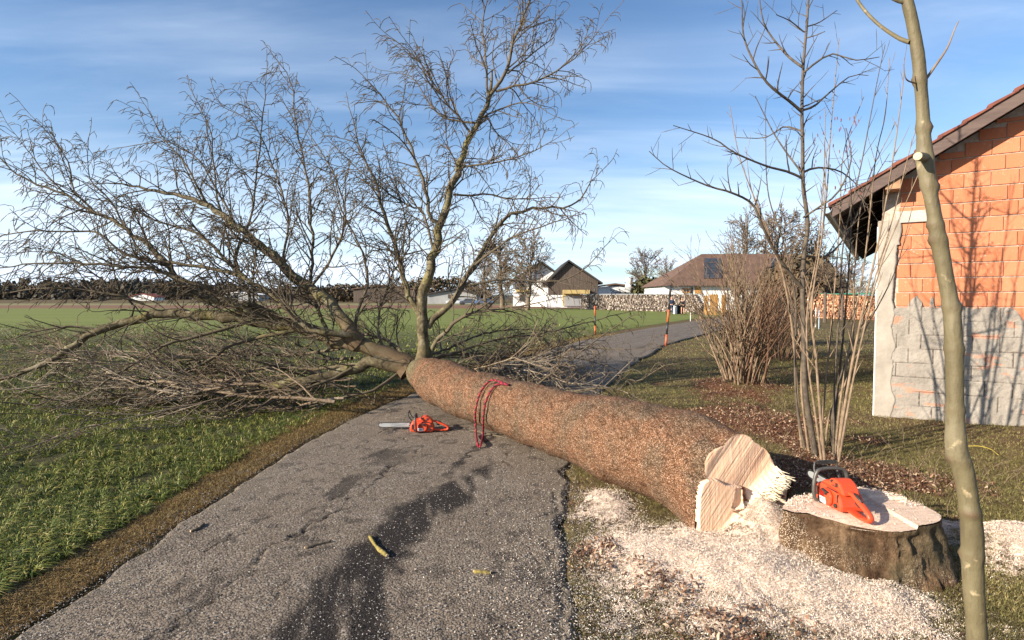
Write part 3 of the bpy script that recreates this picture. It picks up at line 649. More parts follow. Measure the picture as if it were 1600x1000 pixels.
mb.prism([(x-OV-.065, z+gz0) for x, z in pts+inn], -OF-.02, HD+OF); mb.build('gutter', M['gutter'], hs)
# ================================================================ branch machinery
class BR:
    """collects branches (point lists + radii) and builds them all as one mesh"""
    def __init__(s): s.items = []
    def add(s, pts, rad, k): s.items.append((pts, rad, k))
    def build(s, name, mat, parent=None, smooth=True):
        groups = {}
        for pts, rad, k in s.items: groups.setdefault((len(pts), k), []).append((pts, rad))
        Vs, Fs, Rs, off = [], [], [], 0
        for (n, k), L in groups.items():
            Pm = np.array([[tuple(p) for p in a] for a, _ in L], float); Rm = np.array([b for _, b in L], float); m = len(L)
            T = np.gradient(Pm, axis=1); T /= np.maximum(np.linalg.norm(T, axis=2, keepdims=True), 1e-9)
            mean = T.mean(1); ref = np.zeros((m, 3)); ref[np.arange(m), np.argmin(np.abs(mean)+.3*np.abs(T).max(1), 1)] = 1
            N = np.cross(T, ref[:, None]); N /= np.maximum(np.linalg.norm(N, axis=2, keepdims=True), 1e-9); B = np.cross(T, N)
            a = np.arange(k)*2*math.pi/k
            V = Pm[:, :, None]+Rm[:, :, None, None]*(N[:, :, None]*np.cos(a)[None, None, :, None]+B[:, :, None]*np.sin(a)[None, None, :, None])
            if k >= 10:
                q = V.reshape(-1, 3); rr = np.repeat(Rm.ravel(), k); d = (q-np.repeat(Pm.reshape(-1, 3), k, 0)); q = q+d*((fbm(q[:, 0]*9, q[:, 1]*9, q[:, 2]*9, 3)-.5)*.35)[:, None]; V = q.reshape(V.shape)
            i, j = np.meshgrid(np.arange(n-1), np.arange(k), indexing='ij'); i, j = i.ravel(), j.ravel(); j2 = (j+1) % k
            f = np.stack([i*k+j, i*k+j2, (i+1)*k+j2, (i+1)*k+j], 1)
            F = (f[None]+(np.arange(m)*n*k)[:, None, None]).reshape(-1, 4)+off
            Vs.append(V.reshape(-1, 3)); Fs.append(F); Rs.append(np.repeat(Rm.ravel(), k)); off += m*n*k
        if not Vs: return None
        return np_mesh(name, np.concatenate(Vs), np.concatenate(Fs), mat, parent, {'rad': np.concatenate(Rs)}, smooth=smooth)
def cat(pts, n):
    """resample a polyline with Catmull-Rom to n points"""
    pts = [Vector(p) for p in pts]
    if len(pts) == 2: pts = [pts[0], pts[0].lerp(pts[1], .5), pts[1]]
    q = [pts[0]*2-pts[1]]+pts+[pts[-1]*2-pts[-2]]; out = []; m = len(pts)-1
    ls = [0]
    for i in range(m): ls.append(ls[-1]+(pts[i+1]-pts[i]).length)
    for j in range(n):
        s = ls[-1]*j/(n-1); i = 0
        while i < m-1 and ls[i+1] < s: i += 1
        t = (s-ls[i])/max(ls[i+1]-ls[i], 1e-6); a, b, c, d = q[i], q[i+1], q[i+2], q[i+3]
        out.append(.5*((2*b)+(c-a)*t+(2*a-5*b+4*c-d)*t*t+(3*b-a-3*c+d)*t**3))
    return out
def rvec(r): return Vector((r.gauss(0, 1), r.gauss(0, 1), r.gauss(0, 1)))
GRAV = Vector((0, 0, -1))
class Style:
    def __init__(s, **k):
        s.hook = Vector((-.35, .1, -1)); s.hookp = .75; s.bias = Vector((0, 0, 0)); s.wob = .16; s.bend = .0; s.spacing = .15; s.minr = .0044; s.floor = .02; s.ratio = (.36, .72); s.step = .055; s.curl = .8; s.ang = (28, 62); s.tw = 1.0; s.up = Vector((0, 0, .25)); s.maxlvl = 3
        for a, b in k.items(): setattr(s, a, b)
def grow(br, r, p, d, L, r0, lvl, st):
    n = max(4, min(15, int(L/st.step)+2)); pts = [p.copy()]; d = d.normalized(); step = L/(n-1)
    c = rvec(r); c = (c-d*c.dot(d)).normalized()*r.uniform(.1, 1)*st.curl
    tip = lvl >= st.maxlvl or L < .38
    for i in range(n-1):
        d = (d+rvec(r)*st.wob*.5+c*step*1.6+st.up*step*.8).normalized()
        if tip and i >= n-4 and r.random() < st.hookp*1.2: d = (d+st.hook*.62).normalized()
        q = pts[-1]+d*step
        if q.z < st.floor: q.z = st.floor+r.random()*.03; d.z = abs(d.z)*.3; d.normalize()
        pts.append(q)
    r1 = max(st.minr, r0*.38); rad = [r0+(r1-r0)*i/(n-1) for i in range(n)]
    if tip: rad[-1] = r1*.5; rad[-2] = r1*1.25
    br.add(pts, rad, 5 if r0 > .012 else (4 if r0 > .006 else 3))
    if lvl < st.maxlvl: kids(br, r, pts, rad, L, lvl+1, st)
    return pts
def kids(br, r, pts, rad, L, lvl, st, t0=.22, lengths=None):
    m = int(L/st.spacing*(.75+.5*r.random())/(1 if lvl < 2 else 1.2)); n = len(pts)
    for j in range(m):
        t = t0+(1-t0)*(j+r.random())/max(m, 1); t = min(t, .985); x = t*(n-1); i = min(int(x), n-2)
        p = pts[i].lerp(pts[i+1], x-i); d = (pts[i+1]-pts[i]).normalized(); rr = rad[i]
        a = rvec(r); a = (a-d*a.dot(d)); a = (a.normalized()+st.bias*.55); a = (a-d*a.dot(d)).normalized(); th = R(r.uniform(*st.ang))
        nd = d*math.cos(th)+a*math.sin(th)
        base = (lengths or L)
        l = base*r.uniform(*st.ratio)*(1.12-.75*t)
        if lvl == 1 and lengths: l = lengths*r.uniform(.35, 1.0)*(1.1-.55*t)
        if l < .10: l = .10+.12*r.random()
        grow(br, r, p, nd, l, max(st.minr, min(rr*.62, .0045+.011*l)), lvl, st)
# ================================================================ the felled tree
ft = empty('fallen_tree', (1.6, 3.97, 0)); tag(ft, 'huge felled leafless tree lying across the lane with its bare crown spread over the field', 'tree')
A0 = Vector((1.66, 4.02, .36)); AXB = Vector((-1.50, 8.92, .50)); AX = (AXB-A0).normalized(); NF = Vector((.25, -.97, 0)).normalized()
FC = Vector((1.6, 3.97, .35))
OUT = [(1088, 838), (1086, 815), (1087, 790), (1088, 768), (1094, 752), (1104, 745), (1101, 733), (1102, 720), (1108, 708), (1120, 700), (1131, 696), (1139, 686), (1150, 679), (1162, 679), (1172, 684), (1180, 692), (1190, 698), (1199, 706), (1206, 718), (1210, 728), (1218, 738), (1224, 748), (1217, 760), (1208, 768), (1205, 780), (1190, 796), (1178, 810), (1166, 824), (1150, 826), (1132, 829), (1115, 831), (1100, 835)]
out3 = [PL(x, y, FC, NF) for x, y in OUT]
K = 120; UPV = Vector((0, 0, 1)); SD = AX.cross(UPV).normalized(); U2 = SD.cross(AX).normalized()
FX = Vector((.97, .25, 0)).normalized()                              # horizontal axis in the cut plane
po = [((p-FC).dot(FX), (p-FC).z) for p in out3]; cxm = sum(a for a, b in po)/len(po); czm = sum(b for a, b in po)/len(po)
poly = np.array(po); ang = np.unwrap(np.arctan2(poly[:, 1]-czm, poly[:, 0]-cxm)); rad_ = np.hypot(poly[:, 0]-cxm, poly[:, 1]-czm)
order = np.argsort(ang); ang, rad_ = ang[order], rad_[order]
def outr(a):
    aa = np.concatenate([ang-2*math.pi, ang, ang+2*math.pi]); rr = np.concatenate([rad_]*3); return np.interp(a, aa, rr)
th = np.linspace(0, 2*math.pi, K, endpoint=False)
ring0 = FC[:] + np.outer(cxm+np.array([outr(a % (2*math.pi)) for a in th])*np.cos(th), FX[:]) + np.outer(czm+np.array([outr(a % (2*math.pi)) for a in th])*np.sin(th), (0, 0, 1))
# trunk centre line and radius, from butt to fork
cl_pts = [A0, Vector((.93, 5.12, .37)), Vector((.1, 6.42, .37)), Vector((-.72, 7.68, .40)), Vector((-1.30, 8.62, .47)), Vector((-1.62, 9.12, .53))]
NS = 150; ctr = cat(cl_pts, NS); rp = np.interp(np.linspace(0, 1, NS), [0, .12, .3, .5, .7, .84, .93, 1], [.39, .36, .352, .338, .325, .315, .24, .12])
V = []
for i in range(NS):
    t = (ctr[min(i+1, NS-1)]-ctr[max(i-1, 0)]).normalized(); sd = -t.cross(UPV).normalized(); sd = -sd if sd.dot(FX) < 0 else sd; up = Vector((0, 0, 1)); up = (up-t*up.dot(t)).normalized()
    c = np.array(ctr[i]); ring = c+rp[i]*(np.outer(np.cos(th), sd[:])+np.outer(np.sin(th), up[:]))
    s = np.linspace(0, 1, NS)[i]*6.0; f = math.exp(-(s/.38)**1.5)
    disp = (fbm(ring[:, 0]*1.6, ring[:, 1]*1.6, ring[:, 2]*1.6, 4)-.5)*.12+(fbm(ring[:, 0]*9, ring[:, 1]*9, ring[:, 2]*9, 4)-.5)*.036
    # pruned limb bumps near the middle
    ring = c+(ring-c)*(1+disp/rp[i])[:, None]
    if i == 0: ring = ring0
    else: ring = ring*(1-f)+(ring0+np.array(AX*s))*f
    V.append(ring)
V = np.concatenate(V); V[:, 2] = np.maximum(V[:, 2], .012)
i, j = np.meshgrid(np.arange(NS-1), np.arange(K), indexing='ij'); i, j = i.ravel(), j.ravel(); j2 = (j+1) % K
F = np.stack([i*K+j, i*K+j2, (i+1)*K+j2, (i+1)*K+j], 1)
tag(np_mesh('trunk', V, F, M['trunk'], ft, {'along': np.repeat(np.linspace(0, 1, NS), K)}, smooth=True), 'thick reddish brown speckled trunk')
# cut face: relief grid in the cut plane
g = .0045; gx = np.arange(poly[:, 0].min()-.02, poly[:, 0].max()+.03, g); gz = np.arange(poly[:, 1].min()-.02, poly[:, 1].max()+.02, g); X, Z = np.meshgrid(gx, gz)
rr = np.hypot(X-cxm, Z-czm); aa = np.arctan2(Z-czm, X-cxm) % (2*math.pi); ro_ = outr(aa)
inside = rr < ro_+.003+(fbm(X*40, Z*40, 1, 2)-.5)*.01
def plane_poly(pts): return [((PL(x, y, FC, NF)-FC).dot(FX), (PL(x, y, FC, NF)-FC).z) for x, y in pts]
lower = plane_poly([(1070, 850), (1080, 742), (1100, 747), (1118, 748), (1128, 755), (1142, 757), (1154, 758), (1156, 790), (1140, 796), (1152, 800), (1120, 850)])
notch = plane_poly([(1154, 758), (1166, 763), (1166, 782), (1156, 786)]); step = plane_poly([(1144, 760), (1154, 760), (1154, 786), (1143, 792), (1137, 790), (1142, 776)])
lo = in_poly(X, Z, lower).astype(float); no = in_poly(X, Z, notch).astype(float); stp = in_poly(X, Z, step).astype(float)
a0 = plane_poly([(1226, 735)])[0]; a1 = plane_poly([(1136, 842)])[0]
ex, ez = a1[0]-a0[0], a1[1]-a0[1]; el = math.hypot(ex, ez); dist = ((X-a0[0])*ez-(Z-a0[1])*ex)/el; dist = np.abs(dist)   # distance from the splintered edge line
fr = 1-sstep(dist, .05, .14); diag = (X*.60+Z*.80); cross = (X*.80-Z*.60)
gl = fbm(cross*120, diag*4, 0, 4)-.5; g2 = fbm(cross*14, diag*2, 4, 3)-.5
H = .045*lo-.03*no-.018*stp+gl*.005+g2*.015*(1-lo)+fr*(.02+fbm((X*.8+Z*.6)*90, cross*9, 7, 3)*.045)
H = H*np.where(fr > .5, 1, sstep(ro_-rr, -.004, .012))
ptsV = np.array(FC[:])+X[..., None]*np.array(FX[:])+Z[..., None]*np.array((0, 0, 1.0))+H[..., None]*np.array(NF[:])
F = grid_faces(len(gx), len(gz)); mk = inside.ravel(); F = F[mk[F].all(1)]
dk = np.clip(no+sstep(gl, .18, .28)*.15, 0, 1)
tag(np_mesh('cut_face', ptsV.reshape(-1, 3), F, M['cut'], ft, {'pale': fr.ravel()*.9, 'dark': dk.ravel()}, smooth=True), 'pale orange sawn face with a step and a torn splintered edge')
# torn fibres along the lower right edge
br = MB(); r_ = random.Random(5)
for q in range(420):
    t = r_.random(); w0 = r_.random()**1.6*.12
    px = 1222+(1140-1222)*t-w0*130*r_.uniform(.6, 1); py = 742+(832-742)*t-w0*95*r_.uniform(.4, 1)
    p = PL(px, py, FC, NF)+NF*.03
    d = (NF*.8+FX*r_.uniform(.25, .9)+Vector((0, 0, r_.uniform(-.45, .15)))).normalized(); l = r_.uniform(.02, .085)*(1.9 if r_.random() < .07 else 1); w_ = r_.uniform(.0022, .006)
    br.tube([p-d*.02, p+d*l*.5, p+d*l], [w_, w_*.7, .0006], k=4, cap=False)
p = PL(1200, 775, FC, NF); br.tube([p, p+Vector((.10, -.05, -.03)), p+Vector((.19, -.10, -.075))], [.010, .007, .002], k=5)
br.build('splinter', M['splinter'], ft, local=False)
br = MB()
for q in range(90):
    t = r_.random(); p = PL(1218+(1142-1218)*t+r_.uniform(-2, 6), 762+(832-762)*t+r_.uniform(0, 8), FC, NF)-NF*r_.uniform(0, .04); d = (NF+FX*.6+rvec(r_)*.3).normalized(); br.tube([p, p+d*.03, p+d*r_.uniform(.04, .06)], [.012, .010, .003], k=5, cap=False)
br.build('torn_bark', M['redbark'], ft, local=False)
# ---- traced limbs: (photo x, photo y, distance), start radius, end radius, twig length
hk = Vector((-.45, -.1, -.85))
st_up = Style(hook=hk, up=Vector((0, 0, .6)), spacing=.108)
st_left = Style(hook=Vector((-.6, 0, -.9)), up=Vector((-.12, 0, .55)), bias=Vector((0, 0, .35)), spacing=.108)
st_low = Style(hook=Vector((-.4, -.1, -.5)), up=Vector((-.25, 0, -.10)), bias=Vector((-.2, 0, .05)), spacing=.165, hookp=.4, curl=.6)
st_pile = Style(hook=Vector((-.4, -.1, -.5)), up=Vector((-.2, -.05, .0)), bias=Vector((-.2, 0, .25)), spacing=.165, hookp=.3, curl=.45, wob=.12, maxlvl=3, minr=.0042, ang=(18, 46), step=.10)
st_right = Style(hook=Vector((.1, 0, -.9)), up=Vector((.05, 0, .2)), spacing=.125)
LIMBS = [
 # upright leader and its forks
 ([(662, 585, 8.95), (661, 545, 9.0), (657, 500, 9.05), (662, 470, 9.1), (673, 417, 9.2), (690, 350, 9.35), (702, 308, 9.45), (719, 259, 9.6), (740, 206, 9.75), (751, 189, 9.8), (765, 150, 9.9)], .118, .048, .55, st_up, 12),
 ([(765, 150, 9.9), (775, 138, 9.9), (793, 105, 9.95), (800, 70, 10), (810, 45, 10.05), (828, 0, 10.1), (836, -40, 10.1)], .05, .016, .7, st_up, 6),
 ([(775, 143, 9.9), (798, 136, 9.8), (828, 130, 9.7), (863, 115, 9.6), (905, 84, 9.5), (935, 49, 9.4)], .034, .007, .6, st_up, 5),
 ([(793, 115, 9.9), (831, 84, 10.1), (866, 56, 10.3), (868, 30, 10.35)], .026, .006, .5, st_up, 5),
 ([(754, 184, 9.8), (770, 176, 9.7), (800, 164, 9.6), (828, 161, 9.5), (856, 175, 9.4)], .028, .006, .5, st_up, 5),
 ([(763, 150, 9.9), (758, 87, 10.1), (754, 45, 10.2), (761, 0, 10.3), (764, -25, 10.3)], .034, .009, .65, st_up, 5),
 ([(746, 192, 9.8), (720, 190, 9.9), (695, 185, 10), (670, 161, 10.1), (646, 122, 10.2), (611, 112, 10.3)], .032, .006, .6, st_up, 5),
 ([(737, 210, 9.75), (716, 182, 9.6), (695, 157, 9.5), (656, 98, 9.4), (618, 63, 9.3)], .034, .007, .75, st_up, 5),
 ([(719, 262, 9.6), (745, 258, 9.5), (775, 254, 9.4), (821, 241, 9.3), (870, 217, 9.2)], .030, .006, .55, st_up, 5),
 ([(709, 304, 9.45), (735, 306, 9.6), (765, 304, 9.7), (800, 311, 9.8), (866, 308, 9.9)], .030, .007, .6, st_up, 5),
 ([(760, 180, 9.85), (776, 208, 9.9), (800, 230, 10), (818, 262, 10)], .022, .005, .5, st_up, 4),
 ([(705, 300, 9.5), (725, 270, 9.8), (700, 230, 9.9), (693, 150, 10)], .022, .006, .55, st_up, 4),
 ([(662, 520, 9.05), (655, 490, 9.1), (638, 462, 9.2), (628, 420, 9.4), (618, 385, 9.5), (600, 330, 9.6), (585, 280, 9.7), (560, 225, 9.8), (552, 190, 9.8)], .085, .010, .7, st_up, 9),
 ([(668, 512, 9.05), (680, 494, 9.1), (702, 475, 9.1), (722, 447, 9.15), (739, 417, 9.2), (760, 380, 9.3), (790, 340, 9.4), (842, 325, 9.5), (894, 318, 9.6), (935, 273, 9.6)], .085, .008, .65, st_up, 9),
 ([(739, 417, 9.2), (765, 395, 9.1), (800, 372, 9.0), (850, 352, 8.9), (900, 336, 8.9)], .036, .007, .6, st_up, 5),
 ([(722, 447, 9.15), (760, 440, 9.2), (800, 437, 9.3), (850, 440, 9.3), (900, 430, 9.3), (955, 375, 9.3)], .034, .007, .45, st_right, 5),
 ([(672, 560, 9.0), (677, 540, 9.0), (697, 517, 8.9), (722, 495, 8.8), (764, 484, 8.7), (800, 480, 8.6), (850, 470, 8.6)], .06, .009, .55, st_right, 7),
 ([(690, 350, 9.35), (674, 343, 9.3), (665, 300, 9.3), (655, 262, 9.3), (628, 200, 9.3), (614, 171, 9.3), (569, 119, 9.3)], .05, .008, .65, st_up, 6),
 ([(677, 390, 9.3), (660, 330, 9.6), (639, 322, 9.8), (597, 294, 9.9), (565, 270, 10), (520, 225, 10)], .036, .007, .65, st_up, 5),
 # limbs sweeping left
 ([(640, 578, 9.0), (620, 560, 9.0), (596, 551, 9.0), (557, 538, 9.0), (517, 532, 9.1), (470, 512, 9.1), (400, 501, 9.1), (322, 492, 9.1), (252, 490, 9.05), (190, 506, 9.0), (154, 515, 8.9), (112, 543, 8.8), (70, 568, 8.7), (0, 592, 8.6)], .175, .018, .75, st_low, 12),
 ([(560, 535, 9.0), (546, 518, 9.0), (526, 492, 9.1), (512, 470, 9.2), (484, 450, 9.3), (442, 414, 9.4), (413, 387, 9.5), (371, 355, 9.6), (322, 320, 9.7), (273, 303, 9.8), (210, 291, 9.9), (175, 285, 9.9)], .115, .014, .85, st_left, 10),
 ([(575, 545, 9.0), (540, 520, 8.8), (498, 520, 8.7), (456, 495, 8.7), (428, 464, 8.7), (385, 436, 8.8), (350, 401, 8.8), (300, 360, 8.9), (240, 345, 8.9), (200, 320, 8.9)], .075, .012, .8, st_left, 9),
 ([(470, 514, 9.1), (400, 480, 9.0), (340, 470, 9.0), (287, 446, 9.0), (245, 394, 9.1), (196, 355, 9.2), (147, 331, 9.3), (105, 306, 9.4), (45, 282, 9.4), (3, 254, 9.4)], .095, .012, .8, st_left, 9),
 ([(428, 505, 9.1), (380, 480, 8.8), (301, 443, 8.6), (227, 418, 8.6), (182, 415, 8.5), (87, 411, 8.4), (0, 418, 8.3)], .062, .010, .7, st_left, 7),
 ([(385, 436, 8.8), (330, 420, 8.9), (260, 410, 8.9), (196, 397, 8.9), (157, 366, 8.9), (122, 361, 8.9), (35, 362, 8.8), (-10, 374, 8.8)], .045, .009, .7, st_left, 6),
 ([(400, 500, 9.1), (385, 450, 9.4), (367, 408, 9.6), (385, 360, 9.7), (395, 327, 9.8), (408, 205, 10), (416, 124, 10.1)], .045, .008, .65, st_up, 5),
 ([(517, 532, 9.1), (500, 490, 9.5), (486, 450, 9.8), (488, 380, 9.9), (483, 296, 10), (465, 198, 10.1), (455, 128, 10.2), (441, 104, 10.2)], .055, .009, .7, st_up, 6),
 ([(413, 387, 9.5), (370, 370, 9.6), (343, 324, 9.7), (334, 260, 9.8), (329, 205, 9.9), (304, 152, 10)], .036, .007, .65, st_up, 5),
 ([(322, 320, 9.7), (297, 268, 9.8), (276, 240, 9.9), (255, 215, 10), (231, 170, 10)], .030, .007, .6, st_up, 5),
 ([(147, 331, 9.3), (115, 296, 9.4), (108, 257, 9.5), (80, 215, 9.5), (52, 184, 9.5)], .028, .006, .6, st_up, 5),
 ([(196, 355, 9.2), (170, 310, 9.3), (140, 280, 9.4), (138, 225, 9.4)], .025, .006, .55, st_up, 5),
 ([(105, 306, 9.4), (70, 270, 9.4), (40, 230, 9.5), (20, 205, 9.5)], .022, .005, .5, st_up, 5),
 ([(371, 355, 9.6), (340, 300, 9.8), (310, 250, 10), (262, 222, 10.1), (180, 232, 10.2)], .028, .006, .6, st_up, 5),
 ([(442, 414, 9.4), (450, 340, 9.6), (430, 270, 9.9), (400, 200, 10), (352, 168, 10)], .034, .007, .7, st_up, 5),
 ([(484, 450, 9.3), (520, 400, 9.2), (540, 340, 9.2), (520, 270, 9.2), (480, 205, 9.2)], .036, .007, .7, st_up, 5),
 ([(557, 538, 9.0), (557, 492, 9.2), (575, 440, 9.3), (560, 380, 9.4), (530, 320, 9.5), (515, 260, 9.6)], .045, .007, .75, st_up, 6),
 ([(600, 552, 9.0), (590, 500, 9.3), (612, 430, 9.6), (640, 380, 9.8), (622, 300, 10), (600, 230, 10)], .036, .006, .65, st_up, 5),
 ([(224, 475, 9.0), (168, 459, 8.9), (84, 450, 8.8), (0, 459, 8.8)], .035, .010, .6, st_left, 6),
 ([(190, 506, 9.0), (210, 480, 9.0), (150, 430, 8.9), (90, 395, 8.9), (10, 395, 8.9)], .026, .007, .6, st_left, 5),
 # low limbs, dark ones in front
 ([(400, 502, 9.1), (372, 506, 8.9), (322, 523, 8.7), (258, 540, 8.5), (210, 568, 8.3), (140, 613, 8.1), (70, 652, 7.9)], .048, .010, .6, st_low, 7),
 ([(638, 575, 8.95), (600, 568, 8.9), (568, 568, 8.9), (534, 579, 8.8), (484, 593, 8.7), (400, 607, 8.6), (350, 613, 8.5), (252, 613, 8.5), (182, 618, 8.45), (134, 624, 8.4), (40, 632, 8.3)], .105, .014, .7, st_low, 10),
 ([(470, 515, 9.1), (430, 522, 9.0), (400, 529, 9.0), (358, 540, 8.9), (322, 566, 8.7), (250, 590, 8.6), (160, 600, 8.5), (60, 606, 8.5)], .052, .010, .6, st_low, 7),
 ([(568, 568, 8.9), (500, 600, 8.5), (420, 628, 8.2), (330, 645, 8.0), (240, 655, 7.9), (150, 668, 7.8)], .045, .008, .55, st_low, 6),
 ([(560, 570, 8.9), (500, 575, 9.1), (430, 575, 9.3), (340, 580, 9.4), (240, 575, 9.5), (130, 580, 9.5), (30, 575, 9.5)], .050, .010, .6, st_low, 6),
 ([(530, 545, 9.3), (450, 555, 9.8), (360, 552, 10.2), (260, 556, 10.4), (120, 550, 10.6), (10, 553, 10.6)], .045, .010, .65, st_low, 6),
 ([(620, 585, 8.9), (585, 610, 8.5), (540, 620, 8.4), (470, 640, 8.2), (400, 655, 8.0), (330, 668, 7.8)], .040, .007, .5, st_low, 6),
 ([(550, 560, 9.5), (500, 560, 10.5), (420, 540, 11.2), (320, 530, 11.6), (200, 525, 12)], .045, .010, .65, st_low, 6),
 ([(154, 515, 8.9), (100, 510, 8.8), (50, 520, 8.7), (-20, 540, 8.6)], .03, .008, .5, st_low, 5),
 # limbs behind the trunk, to the right
 ([(640, 590, 9.1), (700, 580, 9.5), (760, 585, 9.6), (835, 603, 8.6), (886, 609, 8.2), (930, 607, 8.0), (979, 603, 7.9), (1018, 582, 7.7), (1057, 570, 7.6)], .06, .006, .5, st_right, 7),
 ([(835, 605, 8.4), (850, 592, 8.4), (886, 567, 8.4), (919, 540, 8.4), (950, 518, 8.5), (983, 496, 8.5)], .022, .008, .3, st_right, 6),
 ([(700, 575, 9.6), (780, 560, 10.2), (850, 555, 10.5), (925, 543, 10.2), (985, 547, 9.8), (1033, 543, 9.6)], .035, .006, .5, st_right, 5),
 ([(680, 560, 9.2), (720, 548, 9.8), (780, 530, 10.2), (850, 520, 10.5), (930, 500, 10.5), (1010, 480, 10.5)], .042, .006, .5, st_right, 5),
 ([(650, 560, 9.4), (700, 545, 11), (760, 520, 12), (830, 515, 12.6), (900, 520, 13)], .045, .008, .65, st_right, 6),
 ([(640, 575, 9.3), (680, 560, 11), (740, 552, 12), (820, 555, 12), (900, 560, 11.5), (960, 575, 10.5)], .05, .008, .6, st_low, 6),
 ([(640, 560, 9.3), (600, 530, 10.5), (560, 520, 11.5), (520, 500, 12), (470, 480, 12.4)], .06, .010, .7, st_left, 6),
 ([(660, 570, 9.1), (740, 590, 9.1), (800, 600, 8.9), (850, 590, 8.8), (900, 575, 8.9)], .035, .007, .5, st_right, 5),
]
for q, (pp, ra, rb, tl, st, kk) in enumerate(LIMBS):
    r = random.Random(100+q); pts = [P(*a) for a in pp]; Lg = sum((b-a).length for a, b in zip(pts, pts[1:]))
    for p in pts: p.z = max(p.z, rb+.01)
    n = max(10, int(Lg/.16)); cp = cat(pts, n)
    cp = [c+rvec(r)*min(.02, .2*ra)*(0 if i in (0,) else 1) for i, c in enumerate(cp)]
    for c in cp: c.z = max(c.z, .02)
    ra *= .66 if ra < .1 else (.95 if ra < .15 else .88); rb *= .8 if q != 19 else 1.2; ra *= .86 if q in (0, 19) else 1; rad = [rb+(ra-rb)*(1-i/(n-1))**(.75 if q == 19 else 1) for i in range(n)]
    if ra > .09: rad[0] *= 1.55; rad[1] *= 1.35; rad[2] *= 1.15
    br = BR(); br.add(cp, rad, kk if kk > 6 else max(kk, 5)); t0 = .30 if q == 0 else (.2 if q == 19 else .12)
    kids(br, r, cp, rad, Lg, 1, st, t0, lengths=tl*1.6)
    grow(br, r, cp[-1], cp[-1]-cp[-2], tl*.8, rb, 2, st)
    br.build('limb', M['limb'], ft)
# fine lower limbs lying in the crop and behind the trunk: more limbs of the same crown
r = random.Random(77)
for q in range(30):
    br = BR(); rt = q >= 20
    if not rt:
        y0 = r.uniform(7.7, 10.2); p = Vector((r.uniform(-4.6, -1.9), y0, r.uniform(.08, .45))); L = r.uniform(2.2, 4.6); d = Vector((-1, r.uniform(-.28, .15), r.uniform(-.05, .05)))
        if p.y+d.y*L < 7.3: d.y = abs(d.y)*.3
    else: p = Vector((r.uniform(-1.3, -.2), r.uniform(9.2, 11.5), r.uniform(.1, .5))); L = r.uniform(1.6, 3.6); d = Vector((1, r.uniform(-.55, .35), r.uniform(-.03, .12)))
    d.normalize(); n = 18; cp = []; dd = d.copy(); x = p.copy()
    for i in range(n):
        cp.append(x.copy()); dd = (dd+rvec(r)*.10+Vector((0, 0, .02))).normalized(); x = x+dd*L/(n-1); x.z = min(max(x.z, .04), .75)
    ra = r.uniform(.012, .026); rad = [ra*(1-.75*i/(n-1)) for i in range(n)]; br.add(cp, rad, 5)
    kids(br, r, cp, rad, L, 1, st_pile, .03, lengths=r.uniform(.9, 1.7)); br.build('limb', M['brush'], ft)
# ================================================================ stump
sp_ = empty('tree_stump', (STX, STY, 0)); tag(sp_, 'low wide freshly sawn tree stump with dark bark half buried in sawdust', 'stump')
ZT = .30
rim = [(1222, 797), (1228, 788), (1240, 779), (1262, 775), (1290, 772), (1345, 772), (1385, 776), (1415, 783), (1445, 793), (1470, 807), (1468, 816), (1440, 822), (1405, 826), (1370, 828), (1335, 822), (1300, 812), (1262, 803), (1240, 802)]
rimw = [G(x, y, ZT+(.02 if x > 1380 else 0)) for x, y in rim]
base = [(1212, 835), (1240, 862), (1290, 876), (1330, 884), (1370, 890), (1420, 905), (1480, 922), (1508, 915), (1500, 880), (1492, 845)]
K = 140; th = np.linspace(0, 2*math.pi, K, endpoint=False); cxs, cys = np.mean([p.x for p in rimw]), np.mean([p.y for p in rimw])
def polar(pts, a):
    an = np.unwrap(np.array([math.atan2(p[1]-cys, p[0]-cxs) for p in pts])); rd = np.array([math.hypot(p[0]-cxs, p[1]-cys) for p in pts]); o = np.argsort(an % (2*math.pi)); an = (an % (2*math.pi))[o]; rd = rd[o]
    return np.interp(a, np.concatenate([an-2*math.pi, an, an+2*math.pi]), np.concatenate([rd]*3))
rt = polar([(p.x, p.y) for p in rimw], th); bw = [G(x, y, 0.0) for x, y in base]
bk = [(cxs+.45, cys+.35), (cxs+.1, cys+.52), (cxs-.3, cys+.42), (cxs-.5, cys+.2)]
rb_ = np.maximum(polar([(p.x, p.y) for p in bw]+bk, th), rt+.06)+.03
rb_ = rb_*(1+.07*np.sin(th*5+1)+.05*np.sin(th*9))
NR = 60; V = []; du_ = []
for i in range(NR):
    t = i/(NR-1); z = ZT*(1-t)-.10*t; rr = rt+(rb_-rt)*(.25*t+.75*t**2.4)-.012*math.exp(-((t-.12)/.06)**2)
    x = cxs+rr*np.cos(th); y = cys+rr*np.sin(th); d = (fbm(x*7, y*7, z*5+3, 5)-.5)*.10*min(1, t*6+.15)+(fbm(th*22/6.28*4, z*5, 2, 4)-.5)*.055*min(1, t*5)+(fbm(x*28, y*28, z*20, 4)-.5)*.022*min(1, t*8)
    x = x+np.cos(th)*d; y = y+np.sin(th)*d; zt = z+(np.where(x > 2.35, .02, 0))*(1-t)
    V.append(np.stack([x, y, zt], 1)); du_.append(np.clip((.9*t**2+.7*(1-sstep(x, 1.65, 2.0)))*sstep(fbm(x*9, y*9, z*9, 4), .38, .58)*1.2, 0, 1))
i, j = np.meshgrid(np.arange(NR-1), np.arange(K), indexing='ij'); i, j = i.ravel(), j.ravel(); j2 = (j+1) % K
np_mesh('bark', np.concatenate(V), np.stack([i*K+j2, i*K+j, (i+1)*K+j, (i+1)*K+j2], 1), M['stump'], sp_, {'dust': np.concatenate(du_)}, smooth=True)
